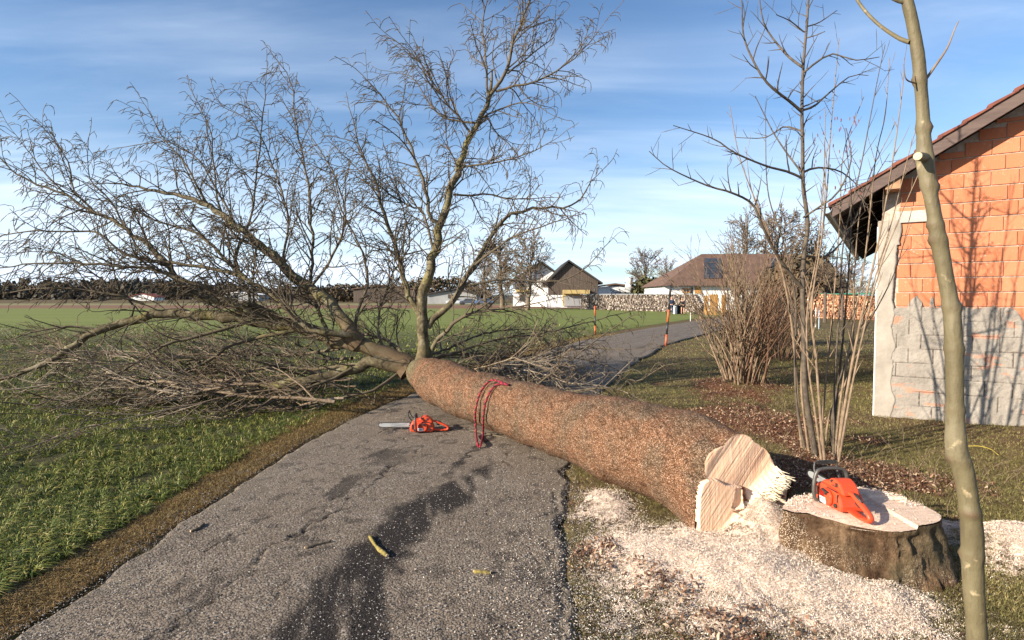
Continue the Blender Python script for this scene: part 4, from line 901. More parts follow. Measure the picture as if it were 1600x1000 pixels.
g = .006; gx = np.arange(cxs-.7, cxs+.7, g); gy = np.arange(cys-.6, cys+.6, g); X, Y = np.meshgrid(gx, gy); aa = np.arctan2(Y-cys, X-cxs) % (2*math.pi); rr = np.hypot(X-cxs, Y-cys); ro_ = polar([(p.x, p.y) for p in rimw], aa)
ins = rr < ro_+.004
u = (X-cxs)*.5+(Y-cys)*.86
H = ZT+.008+np.where(X > 2.35, .02, 0)*1.0+(fbm(X*16, Y*3, 0, 3)-.5)*.006
# back half left standing a little higher: the hinge and the felling step
ridge = sstep(Y-(cys+.10+.06*np.sin(X*6)), 0, .012)*sstep(X, 2.05, 2.1); H = H+ridge*.020
H = H-.05*sstep(cys-.02-Y, 0, .25)*(1-sstep(X, 1.75, 2.35))
V = np.stack([X, Y, H], -1).reshape(-1, 3); F = grid_faces(len(gx), len(gy)); mk = ins.ravel(); F = F[mk[F].all(1)]
n = NM('stump_top_wood'); col = n.ramp(n.noise(2, 4, .6, co=n.mapv((3, 40, 40), rot=(0, 0, R(20)))), [(.3, (.46, .29, .19)), (.5, (.62, .44, .31)), (.75, (.74, .58, .44))])
col = n.mix(n.rng(n.noise(110, 3, .7), .48, .62, 0, .7), col, (.78, .66, .54)); mt = n.fin(col, n.bump(n.noise(120, 3, .7), .7, .006), .8)
np_mesh('top', V, F, mt, sp_, smooth=True)
X, Y = cxs+(rng.random(26000)-.5)*1.2, cys+(rng.random(26000)-.5)*1.0
aa = np.arctan2(Y-cys, X-cxs) % (2*math.pi); rr = np.hypot(X-cxs, Y-cys); ro_ = polar([(p.x, p.y) for p in rimw], aa); ring_ = sstep(rr/ro_, .55, .95)
m_ = (rr < ro_-.01) & (rng.random(len(X)) < .02+.62*ring_*((Y > cys) | (X < 1.95))); X, Y = X[m_], Y[m_]
flakes('stump_shavings', X, Y, ZT+.012+np.where(X > 2.35, .02, 0)+np.where((Y > cys+.11) & (X > 2.08), .020, 0)+rng.random(len(X))*.012*(Y > cys), .006+.010*rng.random(len(X)), .002+.0025*rng.random(len(X)), M['chips'], None, .7, .4)
# ================================================================ chainsaws
def chainsaw(name, loc, rz, label, bar_len, big):
    o = empty(name, loc, rz); tag(o, label, 'chainsaw', 'orange chainsaws')
    mb = MB(); mb.prism([(.155, .012), (.165, .05), (.15, .115), (.125, .15), (.06, .155), (-.02, .15), (-.09, .135), (-.12, .10), (-.135, .05), (-.13, .008), (.0, .0), (.11, .0)], -.085, .075)
    body = mb.build('body', M['orange'], o, bevel=.014)
    mb = MB(); mb.prism([(.125, .145), (.10, .175), (.045, .185), (.02, .215), (-.03, .225), (-.075, .205), (-.11, .165), (-.125, .125), (-.08, .13), (.0, .14)], -.06, .055)
    tc_ = mb.build('top_cover', M['orange'], o, bevel=.012)
    mb = MB(); mb.prism([(.02, .19), (.0, .212), (-.02, .212), (.0, .185)], .0555, .0565); mb.box((-.03, .057, .17), (.05, .004, .006)); mb.build('cover_seam', M['black'], tc_)
    mb = MB(); mb.prism([(.06, .02), (.075, .07), (.06, .12), (.02, .14), (-.03, .135), (-.06, .10), (-.055, .045), (-.03, .015)], .075, .098); sc2 = mb.build('starter_cover', M['orange'], o, bevel=.010)
    mb = MB()
    for i in range(7): mb.box((.056-i*.0075, .0985, .092), (.0034, .004, .05))
    mb.build('grille', M['darkred'], sc2)
    mb = MB(); mb.prism([(.055, .022), (.062, .068), (.0, .070), (-.012, .030), (.0, .022)], .098, .0995); mb.build('label_plate', M['sticker'], sc2)
    mb = MB(); mb.box((.03, .1, .05), (.045, .0015, .006)); mb.box((.028, .1, .038), (.03, .0015, .004)); mb.build('label_print', M['black'], sc2)
    mb = MB(); mb.box((-.01, .108, .128), (.062, .016, .014), rot=Euler((0, R(-8), 0)).to_matrix()); mb.box((-.014, .104, .112), (.014, .016, .03)); mb.build('pull_handle', M['black'], o, bevel=.004)
    mb = MB(); mb.box((-.035, .0775, .145), (.10, .006, .006)); mb.build('trim_gap', M['black'], o)
    for c_, d_ in (((-.10, .0775, .10), (.006, .005, .06)), ((.125, .0765, .08), (.018, .006, .07)), ((-.055, .056, .185), (.02, .008, .03))): mb = MB(); mb.box(c_, d_); mb.build('cooling_slot', M['black'], o)
    mb = MB(); mb.tube([(-.085, .076, .042), (-.085, .086, .042)], .017, 16); mb.build('fuel_cap', M['black'], o, bevel=.002)
    mb = MB(); mb.tube([(.10, .076, .032), (.10, .084, .032)], .014, 16); mb.build('oil_cap', M['black'], o, bevel=.002)
    # front handle wraps from the left side over the top
    hh = .262 if big else .245; hm = M['grey_handle'] if big else M['black']
    hp_ = cat([(.075, .085, .012), (.075, .12, .03), (.078, .128, .09), (.085, .122, .17), (.088, .10, hh-.02), (.09, .05, hh), (.092, -.03, hh), (.095, -.085, hh-.015), (.095, -.105, hh-.06), (.095, -.105, .12), (.095, -.095, .06)], 40)
    mb = MB(); mb.tube(hp_, .0125, 10); mb.build('front_handle', hm, o, smooth=True)
    mb = MB(); gp = [(.135, -.08, .17), (.165, -.085, .215), (.178, -.085, .262), (.178, -.07, .288), (.178, .05, .288), (.178, .07, .262), (.165, .075, .215), (.135, .07, .17)]; mb.tube(cat(gp, 30), .0075, 8); mb.box((.177, -.008, .278), (.012, .125, .022)); mb.build('hand_guard', M['black'], o, bevel=.002)
    # rear handle: closed loop with a pistol grip top bar
    loop = cat([(-.115, 0, .145), (-.15, 0, .142), (-.20, 0, .118), (-.26, 0, .088), (-.300, 0, .062), (-.310, 0, .038), (-.295, 0, .018), (-.24, 0, .014), (-.18, 0, .016), (-.12, 0, .022)], 40)
    mb = MB(); vs = []; n_ = len(loop)
    for i, p in enumerate(loop):
        t = (loop[min(i+1, n_-1)]-loop[max(i-1, 0)]).normalized(); nn = Vector((0, 1, 0)); bb = t.cross(nn)
        for k in range(10):
            a = 2*math.pi*k/10; vs.append(p+nn*math.cos(a)*(.021 if i < 28 else .034)+bb*math.sin(a)*(.0155 if i < 28 else .010))
    fs = [(i*10+k, i*10+(k+1) % 10, (i+1)*10+(k+1) % 10, (i+1)*10+k) for i in range(n_-1) for k in range(10)]; mb.add(vs, fs); rh = mb.build('rear_handle', M['orange'], o, smooth=True)
    mb = MB(); mb.prism([(-.165, .112), (-.20, .098), (-.205, .075), (-.19, .08), (-.165, .092)], -.006, .006); mb.build('trigger', M['black'], rh, bevel=.002)
    mb = MB(); mb.tube([(-.15, 0, .155), (-.19, 0, .142), (-.23, 0, .122)], [.008, .011, .006], 8); mb.build('throttle_lock', M['black'], rh, smooth=True)
    mb = MB(); mb.prism([(.155, .02), (.165, .05), (.15, .12), (.10, .135), (.0, .12), (-.06, .08), (-.06, .02)], -.118, -.086); mb.build('clutch_cover', M['orange'], o, bevel=.010)
    mb = MB(); mb.prism([(.165, .02), (.190, .035), (.172, .05), (.195, .065), (.172, .08), (.190, .095), (.165, .105)], -.084, -.075); mb.build('bumper_spike', M['chain'], o)
    # guide bar and chain
    zb = .072; b0 = .10; b1 = b0+bar_len; hwid = .030
    prof = [(b0, zb-hwid), (b1-.06, zb-hwid*.95)]+[(b1-.045+.045*math.cos(a), zb+hwid*.92*math.sin(a)) for a in np.linspace(-math.pi/2, math.pi/2, 11)]+[(b1-.06, zb+hwid*.95), (b0, zb+hwid)]
    mb = MB(); mb.prism(prof, -.0845, -.0795); mb.build('guide_bar', M['steel'], o, bevel=.0012, seg=1)
    mb = MB(); pr2 = [(x, z) for x, z in prof]; cx_ = (b0+b1)/2
    path = cat([Vector((x+(.004 if x > b1-.05 else 0), -.082, zb+(z-zb)*1.12)) for x, z in prof], 160)
    for i, p in enumerate(path[:-1]):
        t = (path[i+1]-p).normalized(); nrm = Vector((t.z, 0, -t.x)); m3 = Matrix((t, Vector((0, 1, 0)), nrm)).transposed(); mb.box(p+nrm*(.0015 if i % 3 else .0045), ((path[i+1]-p).length*.8, .0055 if i % 2 else .009, .006 if i % 3 else .009), rot=m3)
    mb.build('chain', M['chain'], o)
    o.scale = (.97, .97, .84)
    return o
g1 = G(661, 677); chainsaw('chainsaw', (g1.x, g1.y+.03, .022), R(180+3), 'smaller orange chainsaw with long bar lying on the asphalt beside the fallen trunk', .47, False)
s2 = P(1322, 800, 3.52); cs2 = chainsaw('chainsaw', (2.10, 3.60, ZT+.012), R(92), 'larger orange chainsaw with grey wrap handle standing on top of the sawn stump', .42, True)
# ================================================================ rope hung over the trunk
rp_ = empty('rope', (-.35, 6.7, 0)); tag(rp_, 'red braided rope looped over the fallen trunk with its bight hanging to the asphalt', 'rope')
# two passes over the top, coming together at the lower bight
def trunk_pt(s, a, off=.012):
    """point on the trunk's surface: s in metres from the butt along the axis, a = angle (0 camera side, 90 top)"""
    i = min(NS-2, int(s/6.0*(NS-1))); c = ctr[i]; t = (ctr[i+1]-ctr[i]).normalized(); side = Vector((t.y, -t.x, 0)).normalized(); side = side if side.y < 0 else -side
    up = (Vector((0, 0, 1))-t*t.z).normalized(); return c+(side*math.cos(a)+up*math.sin(a))*(rp[i]+off)
def dep(px, py):
    """hit the modelled trunk surface along the view ray"""
    d = ray(px, py); best = None
    for k in range(400):
        p = CAM+d*(5.2+k*.01)
        q = min(range(0, NS, 2), key=lambda i: (ctr[i]-p).length_squared); t = (ctr[min(q+1, NS-1)]-ctr[max(q-1, 0)]).normalized(); v = p-ctr[q]; rr = (v-t*v.dot(t)).length
        if rr < rp[q]+.028: return p
    return None
s1 = [(790, 600), (770, 594), (757, 603), (748, 620), (743, 642), (743, 660)]; s2_ = [(794, 601), (779, 600), (768, 609), (759, 628), (756, 646), (755, 660)]
w1 = [dep(*q) for q in s1]; w2 = [dep(*q) for q in s2_]; w1 = [q for q in w1 if q]; w2 = [q for q in w2 if q]
yb = w1[-1].y-.06
bot = [P(744, 678, yb), P(745.5, 690, 6.16), P(748.5, 699, 6.10), P(752, 692, 6.14), P(754.5, 680, yb)]
si = min(range(NS), key=lambda i: (ctr[i]-w1[0]).length)/(NS-1)*6.0
bk1 = [trunk_pt(si+s_, R(a_), .010) for a_, s_ in ((105, .06), (135, .22), (165, .3), (200, .35))]; bk2 = [trunk_pt(si+s_, R(a_), .010) for a_, s_ in ((105, .0), (135, .16), (165, .24), (200, .3))]
bk1 = [w1[0]+Vector(q) for q in ((.0, .09, -.02), (.01, .2, -.12), (.02, .26, -.3))]; bk2 = [w2[0]+Vector(q) for q in ((.0, .09, -.02), (.02, .2, -.12), (.04, .26, -.3))]
path = cat(bk1[::-1]+w1+bot+w2[::-1]+bk2, 420)
for ph, mt_, nm in ((0, 'rope', 'strand'), (2.1, 'rope3', 'strand'), (4.2, 'rope2', 'dark_strand'), (1.05, 'rope', 'strand')):
    pts = []; s = 0
    for i, p in enumerate(path):
        t = (path[min(i+1, 419)]-path[max(i-1, 0)]).normalized(); a = t.cross(Vector((0, 1, 0))).normalized(); b = t.cross(a)
        if i: s += (p-path[i-1]).length
        w_ = s/.075*2*math.pi+ph; pts.append(p+a*math.cos(w_)*.006+b*math.sin(w_)*.006)
    mb = MB(); mb.tube(pts, .0068, 6); mb.build(nm, M[mt_], rp_, smooth=True, local=False)
# ================================================================ broken sticks on the lane
def stick(a, b, r0, label, mat, bow=.02):
    A, B = G(*a, r0+.012), G(*b, r0+.012); r = random.Random(int(a[0])); m = (A+B)/2; o = empty('stick', (m.x, m.y, 0)); side = (B-A).cross(Vector((0, 0, 1))).normalized()
    pts = [A.lerp(B, i/9)+side*bow*math.sin(math.pi*i/9)+rvec(r)*.001 for i in range(10)]; mb = MB(); mb.tube(pts, [r0*(1+.12*r.gauss(0, 1)) for _ in pts], 9); mb.build('bark', mat, o, smooth=True, local=False)
    mb = MB()
    for p, q in ((pts[0], pts[1]), (pts[-1], pts[-2])): mb.tube([p, p+(p-q).normalized()*.004], r0*.8, 9)
    mb.build('broken_end', M['endgrain'], o, local=False); return tag(o, label, 'stick', 'sticks scattered on the lane')
def m_lich():
    n = NM('yellow_lichen_stick'); a = n.noise(40, 5, .7); return n.fin(n.ramp(a, [(.3, (.08, .06, .03)), (.45, (.17, .13, .04)), (.6, (.27, .21, .055)), (.75, (.30, .27, .18))]), n.bump(a, .9, .006), .9)
M['lichen'] = m_lich()
stick((578, 838), (605, 868), .013, 'curved stick crusted with yellow lichen lying on the dark damp patch of the lane', M['lichen'], .015)
stick((741, 893), (766, 895), .011, 'short yellow lichened stick lying alone on grey asphalt right of the dark patch', M['lichen'], .0)
stick((477, 856), (517, 846), .010, 'dark narrow stick lying on the asphalt left of the dark patch', M['limb'], .0)
stick((298, 830), (318, 818), .009, 'little bent twig near the left edge of the asphalt', M['limb'], .02)
stick((735, 672), (790, 684), .011, 'brown stick tucked under the fallen trunk beside the hanging rope', M['limb'], .0)
# ================================================================ slim sapling in the foreground
sg = empty('sapling', (P(1527, 1075, 2.35).x, 2.35, 0)); tag(sg, 'single slim olive-barked tree trunk standing close to the camera at the right', 'tree')
tr_ = [(1530, 1075), (1527, 1000), (1520, 900), (1519, 830), (1514, 780), (1505, 735), (1495, 700), (1492, 640), (1491, 560), (1487, 490), (1477, 430), (1466, 370), (1455, 310), (1446, 262), (1443, 210), (1440, 150), (1433, 80), (1424, 30), (1417, 0), (1408, -60), (1404, -160)]
wd = [32, 30, 30, 32, 29, 31, 31, 25, 26, 25, 24, 24, 22, 24, 20, 19, 18, 17, 16, 14, 8]
pts = [P(x, y, 2.35) for x, y in tr_]; gbase = Vector((pts[0].x+.02, pts[0].y, -.05)); NP = 240; cp = cat([gbase]+pts, NP)
src = np.array([p.z for p in [gbase]+pts]); wds = np.interp([p.z for p in cp], src, np.array([42]+wd)/2*.93*2.35/FPX)
K = 26; th = np.linspace(0, 2*math.pi, K, endpoint=False); zs = np.array([p.z for p in cp]); V = []; kn = []
knots = [(1504, 718, 2.6), (1443, 247, 1.2), (1518, 868, 2.4), (1452, 292, -.5), (1515, 800, -2.2), (1466, 375, 2.8), (1487, 545, .2), (1482, 480, -.4), (1468, 352, 2.9), (1447, 200, -1.0), (1436, 125, 2.8), (1491, 640, -.3)]
kz = [(P(x, y, 2.35).z, a) for x, y, a in knots]
for i, p in enumerate(cp):
    ring = wds[i]*np.ones(K); kk = np.zeros(K)
    for z_, a_ in kz:
        w_ = np.exp(-((zs[i]-z_)/.017)**2)*(.35+.65*np.exp(-((np.angle(np.exp(1j*(th-a_))))/.7)**2)); ring = ring+w_*.010; kk = np.maximum(kk, w_)
    x, y, z = p.x+np.cos(th)*ring, p.y+np.sin(th)*ring, p.z+0*th; d = (fbm(x*18, y*18, z*5, 4)-.5)*.010+(fbm(x*60, y*60, z*30, 3)-.5)*.0025*(1+3*kk)
    V.append(np.stack([x+np.cos(th)*d, y+np.sin(th)*d, z], 1)); kn.append(kk)
i, j = np.meshgrid(np.arange(NP-1), np.arange(K), indexing='ij'); i, j = i.ravel(), j.ravel(); j2 = (j+1) % K
np_mesh('trunk', np.concatenate(V), np.stack([i*K+j, i*K+j2, (i+1)*K+j2, (i+1)*K+j], 1), M['sapling'], sg, {'knot': np.clip(np.concatenate(kn)*1.1-.2, 0, 1)}, smooth=True)
def branch(parent, name, pp, ra, rb, mat, k=6, n=16):
    b = BR(); cp = cat([P(*a) for a in pp], n); b.add(cp, [ra+(rb-ra)*i/(n-1) for i in range(n)], k); b.build(name, mat, parent); return cp
branch(sg, 'branch', [(1422, 66, 2.35), (1405, 60, 2.4), (1375, 40, 2.5), (1350, 15, 2.55), (1330, -15, 2.6)], .009, .006, M['sapling'])
branch(sg, 'branch', [(1417, 5, 2.35), (1403, 2, 2.35), (1390, -4, 2.35)], .008, .005, M['sapling'])
branch(sg, 'branch', [(1448, 122, 2.35), (1460, 105, 2.35), (1480, 75, 2.35), (1492, 45, 2.35), (1498, 33, 2.35)], .006, .002, M['hazel'])
branch(sg, 'branch', [(1438, 130, 2.35), (1426, 129, 2.33), (1415, 122, 2.3), (1412, 100, 2.3)], .004, .0015, M['hazel'])
mb = MB(); a = P(1445, 246, 2.33); b = P(1434, 244, 2.27); mb.tube([a, b], [.018, .0165], 14); o_ = mb.build('branch_stub', M['sapling'], sg, local=False)
mb = MB(); mb.tube([b, b+(b-a).normalized()*.002], .0150, 14); mb.build('pruned_cut', M['endgrain'], o_, local=False)
# ================================================================ young bare tree and its neighbours
st_y = Style(hookp=0, wob=.10, curl=.9, spacing=.125, ratio=(.28, .55), up=Vector((0, 0, .5)), minr=.0022, maxlvl=2, ang=(35, 60))
YT = empty('bare_tree', (G(1272, 722).x, 5.72, 0)); tag(YT, 'young leafless tree with dark forked branches rising from the clump of pale shoots', 'tree')
yy = 5.75
def ylimb(name, pp, ra, rb, tl, st, mat, seed, parent, n=None, t0=.1, k=6):
    r = random.Random(seed); pts = [P(*a) for a in pp]; Lg = sum((b-a).length for a, b in zip(pts, pts[1:])); n = n or max(8, int(Lg/.09)); cp = cat(pts, n); rad = [ra+(rb-ra)*i/(n-1) for i in range(n)]; br = BR(); br.add(cp, rad, k)
    if tl: kids(br, r, cp, rad, Lg, 1, st, t0, lengths=tl)
    br.build(name, mat, parent); return cp
ylimb('trunk', [(1276, 745, 5.7), (1272, 700, yy), (1262, 640, yy), (1257, 594, yy), (1256, 520, yy), (1254, 464, yy), (1256, 400, yy), (1262, 350, yy), (1255, 290, yy), (1254, 220, yy), (1253, 175, yy), (1255, 105, yy), (1261, 35, yy), (1264, -20, yy), (1268, -90, yy)], .032, .008, .42, st_y, M['ybark'], 3, YT, t0=.5, k=9)
for q, (pp, ra, tl) in enumerate([
  ([(1253, 175, yy), (1236, 160, 5.7), (1199, 130, 5.6), (1175, 91, 5.6), (1161, 52, 5.6), (1159, 0, 5.6), (1150, -40, 5.6)], .017, .42),
  ([(1254, 105, yy), (1240, 95, 5.8), (1224, 80, 5.9), (1196, 42, 6.0), (1187, 0, 6.0), (1187, -40, 6)], .014, .36),
  ([(1253, 278, yy), (1230, 268, 5.7), (1196, 259, 5.6), (1147, 238, 5.5), (1115, 217, 5.5), (1052, 196, 5.4)], .014, .40),
  ([(1256, 453, yy), (1234, 427, 5.7), (1208, 388, 5.6), (1190, 350, 5.5), (1175, 318, 5.5), (1140, 300, 5.4), (1105, 290, 5.4), (1045, 262, 5.3), (1014, 236, 5.3)], .020, .40),
  ([(1255, 172, yy), (1272, 166, 5.8), (1290, 150, 5.9), (1329, 119, 6.0), (1357, 118, 6.0)], .012, .40),
  ([(1254, 115, yy), (1275, 98, 5.7), (1301, 84, 5.7), (1336, 94, 5.6), (1374, 89, 5.6)], .011, .36),
  ([(1254, 270, yy), (1275, 262, 5.8), (1308, 266, 5.9), (1330, 280, 6.0), (1343, 297, 6.0), (1352, 330, 6)], .012, .40),
  ([(1253, 270, yy), (1230, 240, 5.9), (1210, 210, 6), (1199, 189, 6.1), (1180, 150, 6.1)], .010, .36),
  ([(1258, 60, yy), (1275, 55, 5.7), (1289, 49, 5.6)], .006, .2), ([(1259, 42, yy), (1280, 35, 5.8), (1308, 16, 5.9)], .007, .25), ([(1256, 50, yy), (1235, 33, 5.7), (1213, 23, 5.6)], .007, .25),
  ([(1253, 205, yy), (1225, 198, 6), (1196, 215, 6.2), (1150, 215, 6.3)], .010, .36),
  ([(1255, 340, yy), (1285, 320, 5.6), (1310, 300, 5.5), (1330, 250, 5.5), (1322, 200, 5.5)], .011, .36),
  ([(1256, 400, yy), (1290, 400, 5.9), (1320, 370, 6.1), (1360, 290, 6.2), (1390, 240, 6.2)], .012, .36)]):
    ylimb('branch', pp, ra, .0035, tl, st_y, M['ybark'], 20+q, YT)
# clump of long pale shoots round the young tree
HZ_ = empty('hazel_clump', (G(1290, 722).x, 5.8, 0)); tag(HZ_, 'clump of tall straight tan shoots growing around the young leafless tree', 'shrub')
st_h = Style(hookp=0, wob=.05, curl=.35, spacing=.30, ratio=(.2, .4), up=Vector((0, 0, .9)), minr=.0020, maxlvl=2, ang=(14, 34))
SH = [([(1262, 722), (1246, 640), (1242, 560), (1243, 470), (1225, 380), (1200, 300), (1196, 180)], 6.0), ([(1266, 725), (1252, 600), (1262, 500), (1280, 400), (1292, 300), (1298, 205), (1311, 60)], 5.9),
 ([(1285, 730), (1273, 640), (1262, 560), (1262, 480), (1276, 400), (1286, 300), (1290, 170)], 5.6), ([(1290, 735), (1282, 650), (1275, 560), (1268, 480), (1285, 360), (1292, 230)], 5.5),
 ([(1302, 725), (1304, 600), (1312, 480), (1318, 380), (1345, 260), (1372, 120), (1383, 70)], 5.8), ([(1303, 727), (1314, 620), (1333, 510), (1352, 400), (1368, 250), (1383, 180), (1390, 90)], 5.9),
 ([(1306, 725), (1324, 610), (1345, 500), (1374, 370), (1395, 250), (1410, 140), (1413, 90)], 5.6), ([(1306, 726), (1325, 590), (1360, 460), (1395, 340), (1420, 240), (1435, 190)], 5.9),
 ([(1296, 722), (1302, 640), (1320, 570), (1360, 500), (1400, 420), (1424, 330)], 6.1), ([(1255, 720), (1248, 650), (1245, 600), (1236, 500), (1215, 400), (1160, 260), (1140, 165)], 6.1),
 ([(1270, 722), (1260, 600), (1240, 480), (1205, 380), (1175, 300), (1165, 230)], 6.1), ([(1280, 722), (1290, 600), (1300, 500), (1312, 350), (1318, 240), (1350, 150)], 6.1),
 ([(1298, 722), (1310, 600), (1325, 440), (1330, 320), (1320, 200)], 6.2), ([(1310, 722), (1340, 560), (1375, 420), (1410, 330), (1445, 250)], 5.5), ([(1288, 722), (1296, 650), (1330, 570), (1335, 430), (1350, 300), (1400, 190)], 6.3)]
for q, (pp, y0) in enumerate(SH):
    n_ = len(pp); ylimb('shoot', [(x, y, y0-(.0 if i else .05)) for i, (x, y) in enumerate(pp)], .0135 if q % 3 else .017, .0032, .5, st_h, M['hazel'] if q % 4 else M['ybark'], 50+q, HZ_, t0=.25, k=6)
# broken grey stake and catkins
r_ = random.Random(9)
for q in range(34):
    mb = MB(); p = P(r_.uniform(1265, 1345), r_.uniform(180, 300), r_.uniform(5.6, 6.1)); mb.tube([p, p+Vector((.002, 0, -.018)), p+Vector((0, 0, -.035))], [.003, .005, .002], 5); mb.build('catkin', M['catkin'], HZ_, local=False)
# dense multi-stemmed shrubs further back
def shrub(name, x, y, h, w, n, seed, label, mats, stem_r=.012, spread=.55):
    o = empty(name, (x, y, 0)); tag(o, label, 'shrub', 'leafless shrubs on the lawn'); r = random.Random(seed); st = Style(hookp=0, wob=.07, curl=.5, spacing=.22, ratio=(.25, .5), up=Vector((0, 0, .8)), minr=.0032*y/10, maxlvl=2, ang=(15, 38))
    for g_ in range(3):
        br = BR()
        for q in range(n//3):
            a = r.uniform(0, 6.283); t = r.random()**.6; p = Vector((x+math.cos(a)*.28*w*t, y+math.sin(a)*.28*w*t, .0)); d = Vector((math.cos(a)*spread*t, math.sin(a)*spread*t, 1)); L = h*r.uniform(.45, 1.02)*(1-.15*t)
            grow(br, r, p, d, L, stem_r*r.uniform(.6, 1.3), 0 if L > h*.6 else 1, st)
        br.build('stems', mats[g_], o)
    return o
shrub('hazel_shrub', 4.28, 10.5, 2.9, 1.3, 69, 5, 'tall tangled leafless shrub with many tan and russet stems at the lane bend', (M['hazel'], M['hazel2'], M['hazel']), .016, .34)
shrub('dogwood_shrub', 7.1, 15.5, 2.0, 2.2, 105, 6, 'lower dense dark russet shrub behind the tall one', (M['hazel2'], M['hazel2'], M['ybark']), .012, .5)
shrub('dogwood_shrub', 8.6, 19.5, 2.6, 2.4, 75, 8, 'dense reddish shrub in front of the white farmhouse wall, partly behind the tan stems', (M['hazel2'], M['hazel2'], M['hazel']), .014, .4)
# dry stalks and small plants along the hedge line
mb = BR(); r_ = random.Random(12)
for q in range(170):
    a, b_ = r_.choice([(1.9, 5.1), (3.1, 5.3), (3.4, 6.2), (3.9, 5.2), (3.5, 4.6), (4.5, 9.6), (4.0, 8.2)]); p = Vector((a+r_.gauss(0, .45), b_+r_.gauss(0, .3), .0)); grow(mb, r_, p, Vector((r_.gauss(0, .6), r_.gauss(0, .6), 1)), r_.uniform(.10, .38), .0028, 1, Style(hookp=0, wob=.3, maxlvl=2, spacing=.2, minr=.0014, up=Vector((0, 0, 0))))
o = mb.build('dry_stalks', M['hazel']); tag(o, kind='stuff')

mb = MB(); mb.tube(cat([G(1508, 697, .03), G(1530, 697, .045), G(1548, 702, .04), G(1560, 711, .03)], 16), .0028, 6); tag(mb.build('yellow_cord', simple('yellow_cord_plastic', (.55, .42, .05), (.45, .34, .05), 10, .6), smooth=True), 'thin yellow cord lying in the lawn right of the slim sapling', 'cord')

mb = BR(); r_ = random.Random(31); stl = Style(hookp=0, wob=.3, maxlvl=2, spacing=.12, minr=.0016, up=Vector((0, 0, 0)), floor=.025)
for q in range(90):
    p = Vector((r_.gauss(-1.5, .55), r_.gauss(8.0, .75), .03))
    if q > 60: p = Vector((r_.uniform(-2.2, .2), r_.uniform(3.2, 7.5), .03))
    a_ = r_.uniform(0, 6.28); grow(mb, r_, p, Vector((math.cos(a_), math.sin(a_), .03)), r_.uniform(.06, .34) if q < 60 else r_.uniform(.03, .10), r_.uniform(.0018, .0045), 1 if q < 60 else 2, stl)
o = mb.build('twig_litter', M['brush']); tag(o, kind='stuff')
# ================================================================ snow poles
def pole(a, b, Y, wdt, label):
    A, B = P(*a, Y), P(*b, Y); A.z = -.05; o = empty('snow_pole', (A.x, A.y, 0)); tag(o, label, 'snow pole', 'snow poles along the lane'); n = 5; cols = ['pole_orange', 'pole_black', 'pole_orange', 'pole_black', 'pole_black']
    for i in range(n):
        mb = MB(); mb.tube([A.lerp(B, i/n), A.lerp(B, (i+1)/n-.0008)], wdt*(1+.004*i), 10); mb.build('orange_band' if i in (0, 2) else 'black_band', M['pole_orange'] if i in (0, 2) else M['black'], o, local=False, smooth=True)
M['pole_orange'] = simple('orange_pole_paint', (.58, .12, .035), (.45, .085, .03), 6, .5)
pole((1040, 541), (1048, 445), 19.6, .036, 'leaning orange and black snow pole on the near side of the lane bend')
pole((930, 523), (929, 447), 25.5, .034, 'upright orange and black snow pole on the field side of the lane')
# ================================================================ distant bare trees
def bare_tree(h, seed, tw=.026, wide=.56, trunk=.28):
    o = empty('distant_tree', (0, 0, 0)); r = random.Random(seed); st = Style(hookp=0, wob=.2, curl=.5, spacing=.31, ratio=(.34, .62), up=Vector((0, 0, .22)), minr=tw, maxlvl=3, step=.4, ang=(25, 58))
    n = 10; pts = [Vector((0, 0, -.3))]; 
    for i in range(n): pts.append(pts[-1]+Vector((r.gauss(0, .10), r.gauss(0, .10), h*.80/n)))
    rad = [trunk*(1-.8*i/n) for i in range(n+1)]; b = BR(); b.add(pts, rad, 8); b.build('trunk', M['fartrunk'], o)
    for g_ in range(2):
        b = BR(); kids(b, r, pts, [x*.5 for x in rad], h*.8, 1, st, .2, lengths=h*wide); b.build('crown', M['farbark'], o)
    return o
M['farbark'] = simple('distant_twig_bark', (.18, .13, .088), (.11, .082, .056), .8, .9, 3, .2, .02); M['fartrunk'] = simple('distant_trunk_bark', (.17, .125, .08), (.10, .075, .05), 2, .9, 8, .6, .04)
protos = [bare_tree(11, 1), bare_tree(11, 2), bare_tree(11, 3, .02, .42)]
def place(pi, px, Y, top, label, wsc=1.0, first=[0, 0, 0], rz=0):
    p = protos[pi]; o = p if not first[pi] else copy_tree(p); first[pi] = 1; X = (px-800)/FPX*Y; h = CAMH+(465-top)/FPX*Y; s = h/10.2
    o.location = (X, Y, 0); o.scale = (s*wsc, s*wsc, s); o.rotation_euler = (0, 0, rz); tag(o, label, 'tree', 'bare trees round the farms'); return o
place(0, 783, 78, 368, 'large leafless tree left of the white gabled house', 1.35)
place(1, 823, 74, 366, 'leafless tree standing directly before the white gabled house', 1.15, rz=1)
place(2, 760, 92, 378, 'leafless tree furthest left of the three by the white gabled house', 1.2, rz=2)
place(0, 1006, 105, 384, 'full round leafless tree between the low white building and the farmhouse', 1.05, rz=2.2)
place(1, 1046, 128, 405, 'small leafless tree just left of the farmhouse roof', 1.0, rz=4)
place(2, 1165, 92, 322, 'tall leafless tree rising behind the left half of the farmhouse roof', 1.1, rz=.7)
place(0, 1215, 96, 318, 'tall leafless tree rising behind the middle of the farmhouse roof', 1.0, rz=3.9)
place(1, 1272, 100, 352, 'leafless tree rising behind the right end of the farmhouse roof', 1.1, rz=5.1)
place(2, 1330, 60, 395, 'low spreading leafless tree above the stacked logs near the brick building', 1.4, rz=3)
place(0, 1290, 52, 408, 'stubby pollarded tree left of the stacked logs', 1.3, rz=1.2)
place(1, 610, 190, 432, 'leafless tree far across the field behind the left branches of the crown', 1.3, rz=1.9)
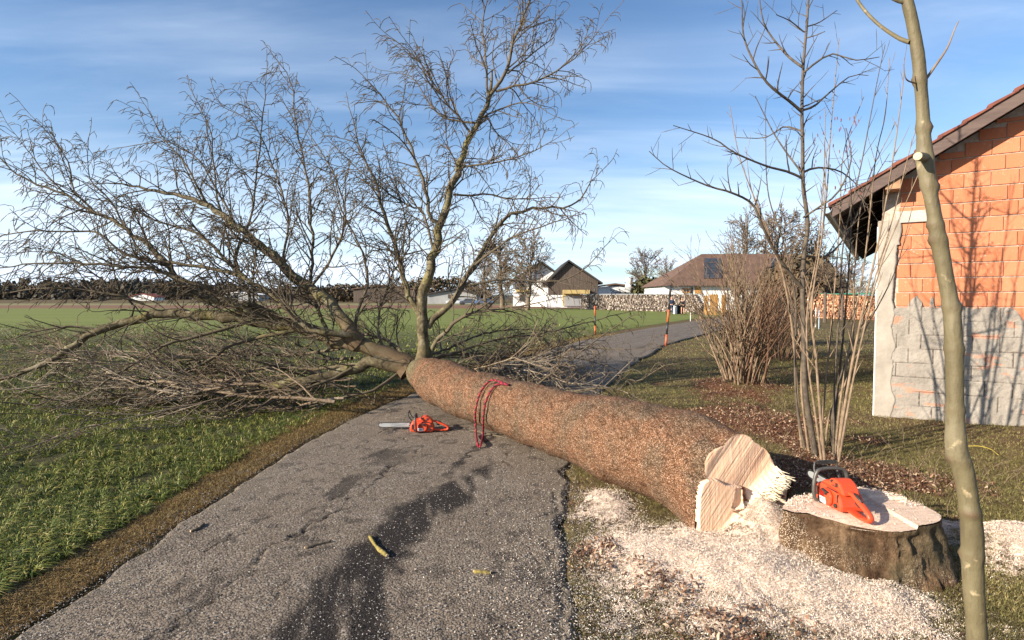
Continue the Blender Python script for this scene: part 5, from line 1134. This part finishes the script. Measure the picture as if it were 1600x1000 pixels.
place(2, 470, 210, 428, 'leafless tree farthest left on the field edge', 1.2, rz=2.9)
# evergreen hedges round the farms
def blob(name, cx_, cy_, w_, d_, h_, seed, label, cols, cat_='hedge', group=None):
    r2 = np.random.default_rng(seed); n = int(2600); u = r2.normal(size=(n, 3)); u /= np.linalg.norm(u, axis=1)[:, None]; rr = (.55+.5*r2.random(n))
    Pn = u*rr[:, None]; lump = .75+.5*fbm(u[:, 0]*2+seed, u[:, 1]*2, u[:, 2]*2, 3); Pn *= lump[:, None]; c = np.stack([cx_+Pn[:, 0]*w_/2, cy_+Pn[:, 1]*d_/2, h_*.48+Pn[:, 2]*h_*.52], 1); c[:, 2] = np.maximum(c[:, 2], .05)
    s = h_*.035+.05; a = r2.normal(size=(n, 3)); a /= np.linalg.norm(a, axis=1)[:, None]; b = np.cross(a, r2.normal(size=(n, 3))); b /= np.linalg.norm(b, axis=1)[:, None]
    V = np.stack([c-a*s-b*s, c+a*s-b*s, c+a*s+b*s, c-a*s+b*s], 1).reshape(-1, 3); o = np_mesh(name, V, np.arange(n*4).reshape(-1, 4), cols); return tag(o, label, cat_, group)
M['evergreen'] = simple('dark_evergreen_leaf', (.045, .05, .02), (.10, .085, .035), .8, .9, 3, .2, .02); M['brownhedge'] = simple('brown_thicket', (.12, .085, .045), (.07, .05, .03), .6, .9, 3, .2, .02)
blob('evergreen_bush', 23.5, 96, 7, 4, 5.0, 1, 'dark evergreen bush beneath the full round leafless tree', M['evergreen'], 'bush', 'bushes by the farms')
blob('evergreen_bush', 30.5, 100, 8, 4, 4.4, 2, 'dark bush touching the left end of the farmhouse roof', M['evergreen'], 'bush', 'bushes by the farms')
blob('evergreen_bush', 33.5, 66, 9, 5, 6.2, 3, 'brownish bush behind the log stack near the brick building', M['brownhedge'], 'bush', 'bushes by the farms')
blob('evergreen_bush', 24.5, 50, 5, 4, 4.2, 4, 'olive bush above the left end of the log stack', M['brownhedge'], 'bush', 'bushes by the farms')
blob('thicket', -25, 205, 34, 8, 9, 5, 'brown thicket across the field behind the middle of the crown', M['brownhedge'], 'thicket')
blob('thicket', -62, 215, 40, 8, 7, 6, 'brown thicket across the field behind the left of the crown', M['brownhedge'], 'thicket')
# forest on the left skyline: one far mass
r2 = np.random.default_rng(3); n = 52000; nt_ = 900
tx = r2.uniform(-540, -20, nt_); ty = r2.uniform(420, 520, nt_); prof = np.interp(tx, [-540, -440, -400, -300, -240, -200, -120, -20], [10, 12.5, 15, 14.5, 12.5, 8, 6.5, 5])
th_ = prof*(.62+.5*r2.random(nt_))*(.85+.3*fbm(tx*.03, 0*tx, 4, 3)); tw_ = r2.uniform(2.0, 5.0, nt_); k = r2.integers(0, nt_, n); u = r2.random(n)**.8; a = r2.random(n)*6.283; rr = tw_[k]*(1-u)**.6*np.sqrt(r2.random(n))+.2
c = np.stack([tx[k]+np.cos(a)*rr, ty[k]+np.sin(a)*rr, th_[k]*u+.3], 1); s = (.35+.8*r2.random(n))[:, None]; a_ = r2.normal(size=(n, 3)); a_ /= np.linalg.norm(a_, axis=1)[:, None]; b_ = np.cross(a_, r2.normal(size=(n, 3))); b_ /= np.linalg.norm(b_, axis=1)[:, None]
V = np.stack([c-a_*s-b_*s, c+a_*s-b_*s, c+a_*s+b_*s, c-a_*s+b_*s], 1).reshape(-1, 3)
fo = np_mesh('forest', V, np.arange(n*4).reshape(-1, 4), simple('far_woodland', (.06, .062, .05), (.13, .10, .075), .035, .95, .5, .2, .3)); tag(fo, kind='stuff')
# ================================================================ farm buildings
M['white'] = simple('white_limewash', (.80, .79, .76), (.70, .68, .64), .5, .9, 3, .2, .01); M['roofbrown'] = simple('brown_roof_tiles', (.155, .09, .062), (.10, .062, .045), 1.2, .85, 4, .6, .05, stretch=(1, 1, 1))
M['roofdark'] = simple('dark_roof', (.05, .045, .042), (.035, .03, .03), .8, .8); M['oldwood'] = simple('weathered_planks', (.135, .102, .08), (.05, .038, .031), 2.2, .9, 9, .8, .05, stretch=(4, 4, .12))
M['glass'] = simple('dark_window_glass', (.05, .055, .065), (.03, .035, .04), 2, .15, spec=.6); M['ochre'] = simple('ochre_panel', (.48, .36, .14), (.36, .27, .12), 1, .8); M['solar'] = simple('solar_glass', (.05, .055, .065), (.035, .04, .05), 1, .35, spec=.4)
M['ply'] = simple('orange_plywood', (.60, .33, .10), (.42, .20, .06), 3, .8, stretch=(1, 1, .3)); M['redroof'] = simple('red_roof', (.30, .07, .045), (.2, .05, .035), .5, .9); M['greybox'] = simple('grey_cladding', (.32, .32, .31), (.24, .24, .24), .5, .8)
def X_at(px, Y): return (px-800)/FPX*Y
def Z_at(py, Y): return CAMH+(465-py)/FPX*Y
def hip_house(name, x0, x1, Y, D_, ze, zr, r0, r1, label, wall, roofm):
    o = empty(name, ((x0+x1)/2, Y, 0)); tag(o, label, 'house'); mb = MB(); mb.box(((x0+x1)/2, Y+D_/2, ze/2), (x1-x0-1.0, D_-1.0, ze)); mb.build('wall', wall, o, local=False)
    v = [Vector(q) for q in ((x0, Y-.2, ze-.15), (x1, Y-.2, ze-.15), (x1, Y+D_+.2, ze-.15), (x0, Y+D_+.2, ze-.15), (r0, Y+D_/2, zr), (r1, Y+D_/2, zr))]
    mb = MB(); mb.add(v, [(0, 1, 5, 4), (1, 2, 5), (2, 3, 4, 5), (3, 0, 4), (0, 3, 2, 1)]); rf = mb.build('roof', roofm, o, local=False); return o, rf
Yh = 70; xa, xb = X_at(1034, Yh), X_at(1296, Yh); D_ = 12; zr = Z_at(397, Yh+6)
fh, rf = hip_house('farmhouse', xa, xb, Yh, D_, 3.25, zr, X_at(1095, Yh+6), X_at(1228, Yh+6), 'long white farmhouse with a steep brown hipped roof and solar panels', M['white'], M['roofbrown'])
def on_roof(px, py):
    A = Vector((xa, Yh-.2, 3.1)); n = Vector((1, 0, 0)).cross(Vector((0, D_/2+.2, zr-3.1))).normalized(); n = -n if n.y > 0 else n; return PL(px, py, A+n*.12, n), n
def solar(px0, px1, py0, py1, nx_, ny_):
    for i in range(nx_):
        for j in range(ny_):
            a0, a1 = px0+(px1-px0)*i/nx_+.3, px0+(px1-px0)*(i+1)/nx_-.3; b0, b1 = py0+(py1-py0)*j/ny_+.3, py0+(py1-py0)*(j+1)/ny_-.3
            q = [on_roof(a0, b1), on_roof(a1, b1), on_roof(a1, b0), on_roof(a0, b0)]; mb = MB(); v = [p for p, n in q]+[p-n*.08 for p, n in q]; mb.add(v, [(0, 1, 2, 3), (7, 6, 5, 4), (0, 4, 5, 1), (1, 5, 6, 2), (2, 6, 7, 3), (3, 7, 4, 0)]); mb.build('solar_panel', M['solar'], rf, local=False)
solar(1100, 1128, 403, 435, 3, 4); solar(1205, 1217, 403, 428, 2, 3)
def pane(parent, px0, px1, py0, py1, Y, mat, name='window', frame=None, proud=.06):
    x0, x1, z0, z1 = X_at(px0, Y), X_at(px1, Y), Z_at(py1, Y), Z_at(py0, Y); mb = MB(); mb.box(((x0+x1)/2, Y-proud/2+.01, (z0+z1)/2), (x1-x0, proud, z1-z0)); o = mb.build(name, mat, parent, local=False)
    if frame:
        mb = MB(); w_ = .12
        for c, d in ((((x0+x1)/2, Y-proud-.01, z1), (x1-x0+w_, .05, w_)), (((x0+x1)/2, Y-proud-.01, z0), (x1-x0+w_, .05, w_)), ((x0, Y-proud-.01, (z0+z1)/2), (w_, .05, z1-z0-w_)), ((x1, Y-proud-.01, (z0+z1)/2), (w_, .05, z1-z0-w_)), (((x0+x1)/2, Y-proud-.01, (z0+z1)/2), (.05, .04, z1-z0-w_))): mb.box(c, d)
        mb.build('frame', frame, o, local=False)
    return o
Yw = Yh+.5
pane(fh, 1067, 1077, 451, 457, Yw, M['glass'], frame=M['ply']); pane(fh, 1085, 1095, 448, 459, Yw, M['ply'], 'shutter'); pane(fh, 1079, 1082, 449, 459, Yw, M['roofdark'], 'downpipe'); pane(fh, 1150, 1160, 450, 458, Yw, M['glass'], frame=M['ply']); pane(fh, 1190, 1204, 448, 462, Yw, M['ply'], 'shutter')
# white garden wall and plywood boards in front of the farmhouse
mb = MB(); a, b = X_at(1204, 55), X_at(1248, 55); mb.box(((a+b)/2, 55, 1.1), (b-a, .3, 2.2)); tag(mb.build('garden_wall', M['white'], bevel=.03), 'short white wall section seen through the shrubs before the farmhouse', 'wall')
for q, (x0, x1, y0, y1, lb) in enumerate(((1100, 1107, 462, 486, 'narrow upright plywood board at the right end of the firewood wall, leftmost of three'), (1109, 1122, 460, 488, 'wide orange plywood board standing among the shrub stems, middle of three'), (1127, 1134, 461, 487, 'slim orange board to the right among the shrub stems, rightmost of three'))):
    Y = 54; o = empty('plywood_board', (X_at((x0+x1)/2, Y), Y, 0)); tag(o, lb, 'board', 'boards before the farmhouse'); mb = MB(); mb.box((X_at((x0+x1)/2, Y), Y, Z_at(y0, Y)/2), (X_at(x1, Y)-X_at(x0, Y), .08, Z_at(y0, Y)), rz=.1*q); mb.build('panel', M['ply'], o, local=False)
    mb = MB(); mb.box((X_at((x0+x1)/2, Y), Y+.3, Z_at(y0, Y)/2-.1), (.08, .5, .1)); mb.build('brace', M['oldwood'], o, local=False)
# barn with timber gable, white house behind it
def gable(name, x0, x1, Y, D_, ze, zp, xp, label, wallm, roofm, gm=None, ov=.7, cat_='house'):
    o = empty(name, ((x0+x1)/2, Y, 0)); tag(o, label, cat_); mb = MB(); mb.prism([(x0, 0), (x1, 0), (x1, ze), (xp, zp-.2), (x0, ze)], Y, Y+D_); mb.build('wall', wallm, o, local=False)
    if gm: mb = MB(); mb.prism([(x0+.02, ze*.5+.0), (x1-.02, ze*.5), (x1-.02, ze), (xp, zp-.25), (x0+.02, ze)], Y-.12, Y-.02); mb.build('timber_gable', gm, o, local=False)
    sl1 = (zp-ze)/(xp-x0); sl2 = (zp-ze)/(x1-xp); mb = MB()
    mb.prism([(x0-ov, ze-sl1*ov), (xp, zp), (xp, zp+.3), (x0-ov, ze-sl1*ov+.3)], Y-ov, Y+D_+ov); mb.prism([(xp+.001, zp), (x1+ov, ze-sl2*ov), (x1+ov, ze-sl2*ov+.3), (xp+.001, zp+.3)], Y-ov, Y+D_+ov); mb.build('roof', roofm, o, local=False); return o
Yb = 95
bn = gable('barn', X_at(856, Yb), X_at(934, Yb), Yb, 14, Z_at(440, Yb), Z_at(409, Yb), X_at(888, Yb), 'old barn with grey weathered plank gable and dark roof edge', M['white'], M['roofdark'], M['oldwood'], cat_='barn')
pane(bn, 879, 910, 459, 478, Yb-.1, M['ochre'], 'garage_door', proud=.1); pane(bn, 882, 908, 462, 478, Yb-.25, M['greybox'], 'door_leaf', proud=.06); pane(bn, 879, 920, 453, 459, Yb-.3, M['ochre'], 'door_canopy', proud=1.0)
wh = gable('white_house', X_at(802, 104), X_at(882, 104), 104, 14, Z_at(438, 104), Z_at(411, 104), X_at(846, 104), 'two-storey white gabled house with dark low roof behind the barn', M['white'], M['roofdark'], None, 1.4)
pane(wh, 806, 826, 452, 456, 103.9, M['ochre'], 'balcony', proud=.9); pane(wh, 812, 818, 441, 449, 103.9, M['glass'], frame=M['oldwood']); pane(wh, 850, 856, 440, 448, 103.9, M['glass'], frame=M['oldwood']); pane(wh, 812, 820, 461, 470, 103.9, M['glass'], frame=M['oldwood'])
lw = gable('low_building', X_at(932, 112), X_at(992, 112), 112, 10, Z_at(449, 112), Z_at(445, 112), X_at(960, 112), 'long low white building behind the firewood wall', M['white'], M['roofbrown'], None, .5, 'building')
mb = MB(); x_ = X_at(983, 108); mb.lathe([(.9, 0), (.9, Z_at(449, 108)), (.8, Z_at(448, 108))], (x_, 108, 0), 18); so2 = empty('silo', (x_, 108, 0)); tag(so2, 'small grey cylindrical silo with a pale top by the low white building', 'silo'); mb.build('drum', M['greybox'], so2, local=False, smooth=True)
mb = MB(); mb.lathe([(.8, Z_at(448, 108)), (.55, Z_at(442, 108)), (.75, Z_at(435, 108)), (.7, Z_at(434, 108))], (x_, 108, 0), 18); mb.build('top', M['white'], so2, local=False)
fr_ = gable('field_house', X_at(203, 330), X_at(241, 330), 330, 10, Z_at(464, 330), Z_at(459, 330), X_at(222, 330), 'tiny white house with red roof far across the field before the forest', M['white'], M['redroof'], None, .6); pane(fr_, 212, 216, 464.5, 466, 329.9, M['glass'])
fr_ = gable('grey_shed', X_at(341, 300), X_at(405, 300), 300, 14, Z_at(461, 300), Z_at(457, 300), X_at(372, 300), 'long pale grey shed far across the field left of the crown limbs', M['greybox'], M['white'], None, .6, 'shed'); pane(fr_, 360, 372, 462, 466, 299.9, M['glass'])
fr_ = gable('dark_shed', X_at(668, 150), X_at(745, 150), 150, 16, Z_at(460, 150), Z_at(452, 150), X_at(714, 150), 'dark roofed shed with a pale grey wall behind the upright limb', M['greybox'], M['roofdark'], None, .8, 'shed'); pane(fr_, 700, 715, 460, 466, 149.9, M['oldwood'], 'door')
fr_ = gable('timber_shed', X_at(555, 200), X_at(650, 200), 198, 10, Z_at(452, 198), Z_at(446, 198), X_at(600, 198), 'low brown timber shed far behind the forked limbs', M['oldwood'], M['roofbrown'], None, .6, 'shed'); pane(fr_, 570, 580, 456, 464, 197.9, M['roofdark'], 'door')
# parked cars far off
def car(x, y, mt_, label, rz=0):
    o = empty('parked_car', (x, y, 0), rz); tag(o, label, 'car', 'cars parked by the shed'); mb = MB(); mb.prism([(-2.1, .35), (-2.15, .75), (-1.9, .92), (-1.3, .98), (-.8, 1.42), (.7, 1.45), (1.5, .98), (2.1, .82), (2.15, .4)], -.85, .85); mb.build('body', mt_, o, bevel=.08)
    mb = MB(); mb.prism([(-1.15, 1.0), (-.75, 1.36), (.65, 1.38), (1.3, 1.0)], -.865, .865); mb.build('window', M['glass'], o)
    for sx in (-1.35, 1.35):
        for sy in (-.8, .8): mb = MB(); mb.tube([(sx, sy-.1, .33), (sx, sy+.1, .33)], .33, 14); mb.build('wheel', M['black'], o)
M['carblue'] = simple('blue_car_paint', (.08, .14, .26), (.07, .12, .22), 2, .3, spec=.6); M['carsilver'] = simple('silver_car_paint', (.5, .52, .54), (.45, .47, .5), 2, .3, spec=.6); M['cardark'] = simple('dark_car_paint', (.06, .07, .09), (.05, .06, .08), 2, .3, spec=.6)
car(X_at(712, 130), 130, M['carsilver'], 'silver car furthest left of the parked row'); car(X_at(733, 128), 128, M['cardark'], 'dark car in the middle of the parked row'); car(X_at(757, 126), 126, M['carblue'], 'blue car furthest right of the parked row', .1); car(X_at(395, 290), 290, M['cardark'], 'dark car beside the pale grey shed across the field')
# ---- stacked firewood walls: log ends modelled one by one in a mesh
def m_logs(name, stops):
    n = NM(name); r = n.attr('rnd'); return n.fin(n.ramp(r, stops), None, .9)
def logwall(name, A, B, h0, h1, size, label, mat, rag=.08, seed=1):
    r = random.Random(seed); A, B = Vector(A), Vector(B); u = (B-A).normalized(); L = (B-A).length; nrm = Vector((u.y, -u.x, 0)); nrm = nrm if nrm.y < 0 else -nrm; o = empty(name, ((A+B)/2)[:]); tag(o, label, 'wood pile'); V, F, rn = [], [], []; s = 0; row = 0; z = size*.45
    while z < max(h0, h1):
        x = size*.5*(row % 2)
        while x < L:
            h = h0+(h1-h0)*x/L+r.uniform(-rag, rag)
            if x < .8: h *= .6+.5*x
            if x > L-1.2: h *= .45+.55*(L-x)/1.2
            if z < h:
                k = r.choice((4, 5, 6)); a0 = r.random()*6; rr = size*.52*r.uniform(.75, 1.1); c = A+u*(x+r.uniform(-.02, .02)); out_ = r.uniform(.0, .14); i0 = len(V)
                for e in (out_, -.5):
                    for j in range(k):
                        a = a0+j*6.283/k; V.append(c+nrm*e+u*math.cos(a)*rr+Vector((0, 0, z+math.sin(a)*rr)))
                F.append(tuple(range(i0, i0+k))); F.extend([(i0+j, i0+k+j, i0+k+(j+1) % k, i0+(j+1) % k) for j in range(k)]); rn += [r.random()]*(2*k)
            x += size
        z += size*.86; row += 1
    ob = np_mesh('logs', np.array([tuple(v) for v in V]), F, mat, o, {'rnd': rn}); mb = MB(); mid = (A+B)/2; ang_ = math.atan2(u.y, u.x); mb.box((mid.x-nrm.x*.35, mid.y-nrm.y*.35, min(h0, h1)*.45), (L-1.6, .4, min(h0, h1)*.85), rz=ang_); mb.build('core', M['oldwood'], o, local=False); return o
greyl = m_logs('grey_log_ends', [(0, (.04, .03, .024)), (.35, (.13, .10, .08)), (.75, (.25, .20, .165)), (1, (.42, .36, .30))]); redl = m_logs('fresh_split_logs', [(0, (.12, .055, .03)), (.4, (.29, .135, .07)), (.8, (.40, .20, .11)), (1, (.52, .33, .2))])
lwall = logwall('firewood_pile', (X_at(909, 80), 80, 0), (X_at(1097, 62), 62, 0), Z_at(461, 80), Z_at(461, 62)+.1, .21, 'long grey wall of stacked firewood between the barn and the farmhouse', greyl, seed=2)
mb = MB()
for q in range(26):
    t = (q+.5)/26; p = Vector((X_at(909, 80), 80, 0)).lerp(Vector((X_at(1097, 62), 62, 0)), t); r_ = random.Random(q); mb.box((p.x, p.y+.2, Z_at(461, p.y)+.10), (r_.uniform(.3, .8), .7, .10), rz=-.5)
mb.build('cover_weight', M['greybox'], lwall, local=False)
rw = logwall('split_log_stack', (X_at(1268, 46), 46, 0), (X_at(1400, 40), 40, 0), 1.95, 1.8, .16, 'reddish stack of freshly split logs under a green cover near the brick building', redl, .03, 4)
mb = MB(); a = Vector((X_at(1284, 46), 45.6, 2.0)); b = Vector((X_at(1400, 40), 39.6, 1.86)); m = (a+b)/2; mb.box(m, ((b-a).length, 1.0, .10), rz=math.atan2(b.y-a.y, b.x-a.x)); mb.build('green_cover', simple('green_tarp', (.03, .17, .10), (.02, .12, .07), 2, .6), rw, local=False, bevel=.03)
for q, (px, Y, y1, wd_, lb) in enumerate(((1289, 38, 457, .22, 'grey fence post in front of the log stack, leftmost'), (1316, 42, 452, .2, 'grey fence post in front of the log stack, middle'), (1346, 44, 465, .12, 'slim fence post in front of the log stack, rightmost'))):
    o = empty('fence_post', (X_at(px, Y), Y, 0)); tag(o, lb, 'post', 'posts on the lawn'); mb = MB(); mb.tube([(X_at(px, Y), Y, -.1), (X_at(px, Y)+.01, Y, Z_at(y1, Y)*.5), (X_at(px, Y), Y, Z_at(y1, Y))], [wd_/2, wd_/2*.92, wd_/2*.85], 8); mb.build('shaft', M['oldwood'], o, local=False)
for px, Y, py, c, lb in ((1275, 32, 480, 'white', 'short white stake on the lawn left of the blue one'), (1280, 30, 478, 'bluep', 'pale blue stake on the lawn before the log stack'), (1079, 40, 488, 'white', 'short white marker stake at the lane bend')):
    if c == 'bluep': M['bluep'] = simple('pale_blue_paint', (.45, .58, .68), (.38, .5, .6), 4)
    o = empty('marker_stake', (X_at(px, Y), Y, 0)); tag(o, lb, 'stake', 'marker stakes'); zt = Z_at(py, Y); mb = MB(); mb.lathe([(.02, -.1), (.02, zt*.9), (.008, zt)], (X_at(px, Y), Y, 0), 8); mb.build('shaft', M[c], o, local=False)
# ================================================================ two people by the firewood wall
def skin(name, joints, edges, radii, mat, parent, root=0):
    me = bpy.data.meshes.new(name); me.from_pydata([tuple(j) for j in joints], edges, []); me.materials.append(mat); o = bpy.data.objects.new(name, me); C.objects.link(o); o.parent = parent
    md = o.modifiers.new('skin', 'SKIN'); md.use_smooth_shade = True
    for i, r_ in enumerate(radii): me.skin_vertices[0].data[i].radius = (r_, r_) if not isinstance(r_, tuple) else r_
    me.skin_vertices[0].data[root].use_root = True; s = o.modifiers.new('sub', 'SUBSURF'); s.levels = 1; s.render_levels = 1; return o
M['skin'] = simple('skin_tone', (.50, .28, .19), (.45, .25, .17), 9, .6); M['navy'] = simple('navy_cloth', (.022, .035, .07), (.016, .025, .05), 9, .9); M['jeans'] = simple('dark_denim', (.035, .05, .085), (.025, .035, .06), 9, .9); M['blackcloth'] = simple('black_cloth', (.016, .016, .018), (.022, .022, .024), 9, .9); M['hair'] = simple('brown_hair', (.06, .035, .02), (.04, .025, .015), 30, .7)
def person(x, y, rz, label, jacket, legs, bend=0.0, shorts=False, s=1.0):
    o = empty('person', (x, y, 0), rz); o.scale = (s, s, s); tag(o, label, 'person', 'people by the firewood wall')
    b = bend; hip = Vector((0, 0, .92)); ch = hip+Vector((0, math.sin(b)*.42, math.cos(b)*.42)); nk = ch+Vector((0, math.sin(b)*.16, math.cos(b)*.16)); hd = nk+Vector((0, math.sin(b*.8)*.16+.01, math.cos(b*.8)*.16)); tp = hd+Vector((0, 0, .10))
    J = [hip, hip.lerp(ch, .5), ch, nk, hd, tp]; E = [(0, 1), (1, 2), (2, 3), (3, 4), (4, 5)]; Rr = [(.15, .11), (.14, .10), (.17, .11), .055, .085, .05]
    for sd in (-1, 1):
        i = len(J); J += [ch+Vector((.19*sd, 0, .04)), ch+Vector((.25*sd, .06, -.24)), ch+Vector((.20*sd, .26, -.38)), ch+Vector((.19*sd, .33, -.40))]; E += [(2, i), (i, i+1), (i+1, i+2), (i+2, i+3)]; Rr += [.062, .048, .036, .026]
        i = len(J); J += [Vector((.10*sd, 0, .86)), Vector((.12*sd, .03, .48)), Vector((.13*sd, -.02, .09)), Vector((.14*sd, .14, .035))]; E += [(0, i), (i, i+1), (i+1, i+2), (i+2, i+3)]; Rr += [.088, .060, .042, (.045, .032)]
    skin('body', J, E, Rr, M['skin'], o)
    JJ = [J[k] for k in (0, 1, 2)]+[J[3]*.5+J[2]*.5]; EE = [(0, 1), (1, 2), (2, 3)]; RR = [(.175, .135), (.165, .125), (.195, .135), .09]
    for sd, k in ((-1, 6), (1, 14)): i = len(JJ); JJ += [J[k], J[k+1], J[k+2]]; EE += [(2, i), (i, i+1), (i+1, i+2)]; RR += [.080, .064, .050]
    skin('jacket', JJ, EE, RR, jacket, o)
    JJ = [J[0]+Vector((0, 0, .03))]; EE = []; RR = [(.168, .128)]
    for sd, k in ((-1, 10), (1, 18)):
        i = len(JJ); mids = [J[k], J[k+1]*.55+J[k]*.45] if shorts else [J[k], J[k+1], J[k+2]]; JJ += mids; EE += [(0, i)]+[(i+q, i+q+1) for q in range(len(mids)-1)]; RR += [.105, .105] if shorts else [.105, .078, .062]
    skin('shorts' if shorts else 'trousers', JJ, EE, RR, legs, o)
    skin('hair', [hd+Vector((0, -.02, .04)), hd+Vector((0, -.02, .09))], [(0, 1)], [.088, .07], M['hair'], o)
    mb = MB(); [mb.box((.14*sd, .07, .04), (.10, .27, .08)) for sd in (-1, 1)]; mb.build('shoes', M['blackcloth'], o, bevel=.02)
person(X_at(1049, 56), 56, R(-20), 'person in a navy jacket and dark jeans seen from behind beside the leaning snow pole', M['navy'], M['jeans'])
person(X_at(1067, 55.5), 55.5, R(150), 'person in black top and shorts with bare legs bending forward beside a black bin', M['blackcloth'], M['blackcloth'], .55, True)
o = empty('waste_bin', (X_at(1060, 57), 57, 0)); tag(o, 'black bin standing between the two people', 'bin'); mb = MB(); mb.prism([(-.35, 0), (.35, 0), (.42, .85), (-.42, .85)], -.35, .35); mb.build('tub', M['blackcloth'], o, bevel=.03); mb = MB(); mb.box((0, 0, .90), (.9, .78, .06)); mb.build('lid', M['black'], o, bevel=.02)
o = empty('white_canister', (X_at(1055, 56.6), 56.6, 0)); tag(o, 'slim white canister standing right of the person in navy', 'canister'); mb = MB(); mb.prism([(-.16, 0), (.16, 0), (.16, .78), (.10, .88), (-.10, .88), (-.16, .78)], -.14, .14); mb.build('tank', M['white'], o, bevel=.03); mb = MB(); mb.tube([(0, 0, .88), (0, 0, .95)], .05, 10); mb.build('cap', M['black'], o)
o = empty('crate', (X_at(1093, 57), 57, 0)); tag(o, 'dark open crate at the right end of the firewood wall', 'crate'); mb = MB()
for z in (.12, .32, .52): mb.box((0, -.3, z), (.8, .04, .12)); mb.box((0, .3, z), (.8, .04, .12)); mb.box((-.4, 0, z), (.04, .56, .12)); mb.box((.4, 0, z), (.04, .56, .12))
mb.build('slats', M['roofdark'], o); mb = MB(); [mb.box((sx*.37, sy*.27, .32), (.05, .05, .64)) for sx in (-1, 1) for sy in (-1, 1)]; mb.build('corner_post', M['black'], o)
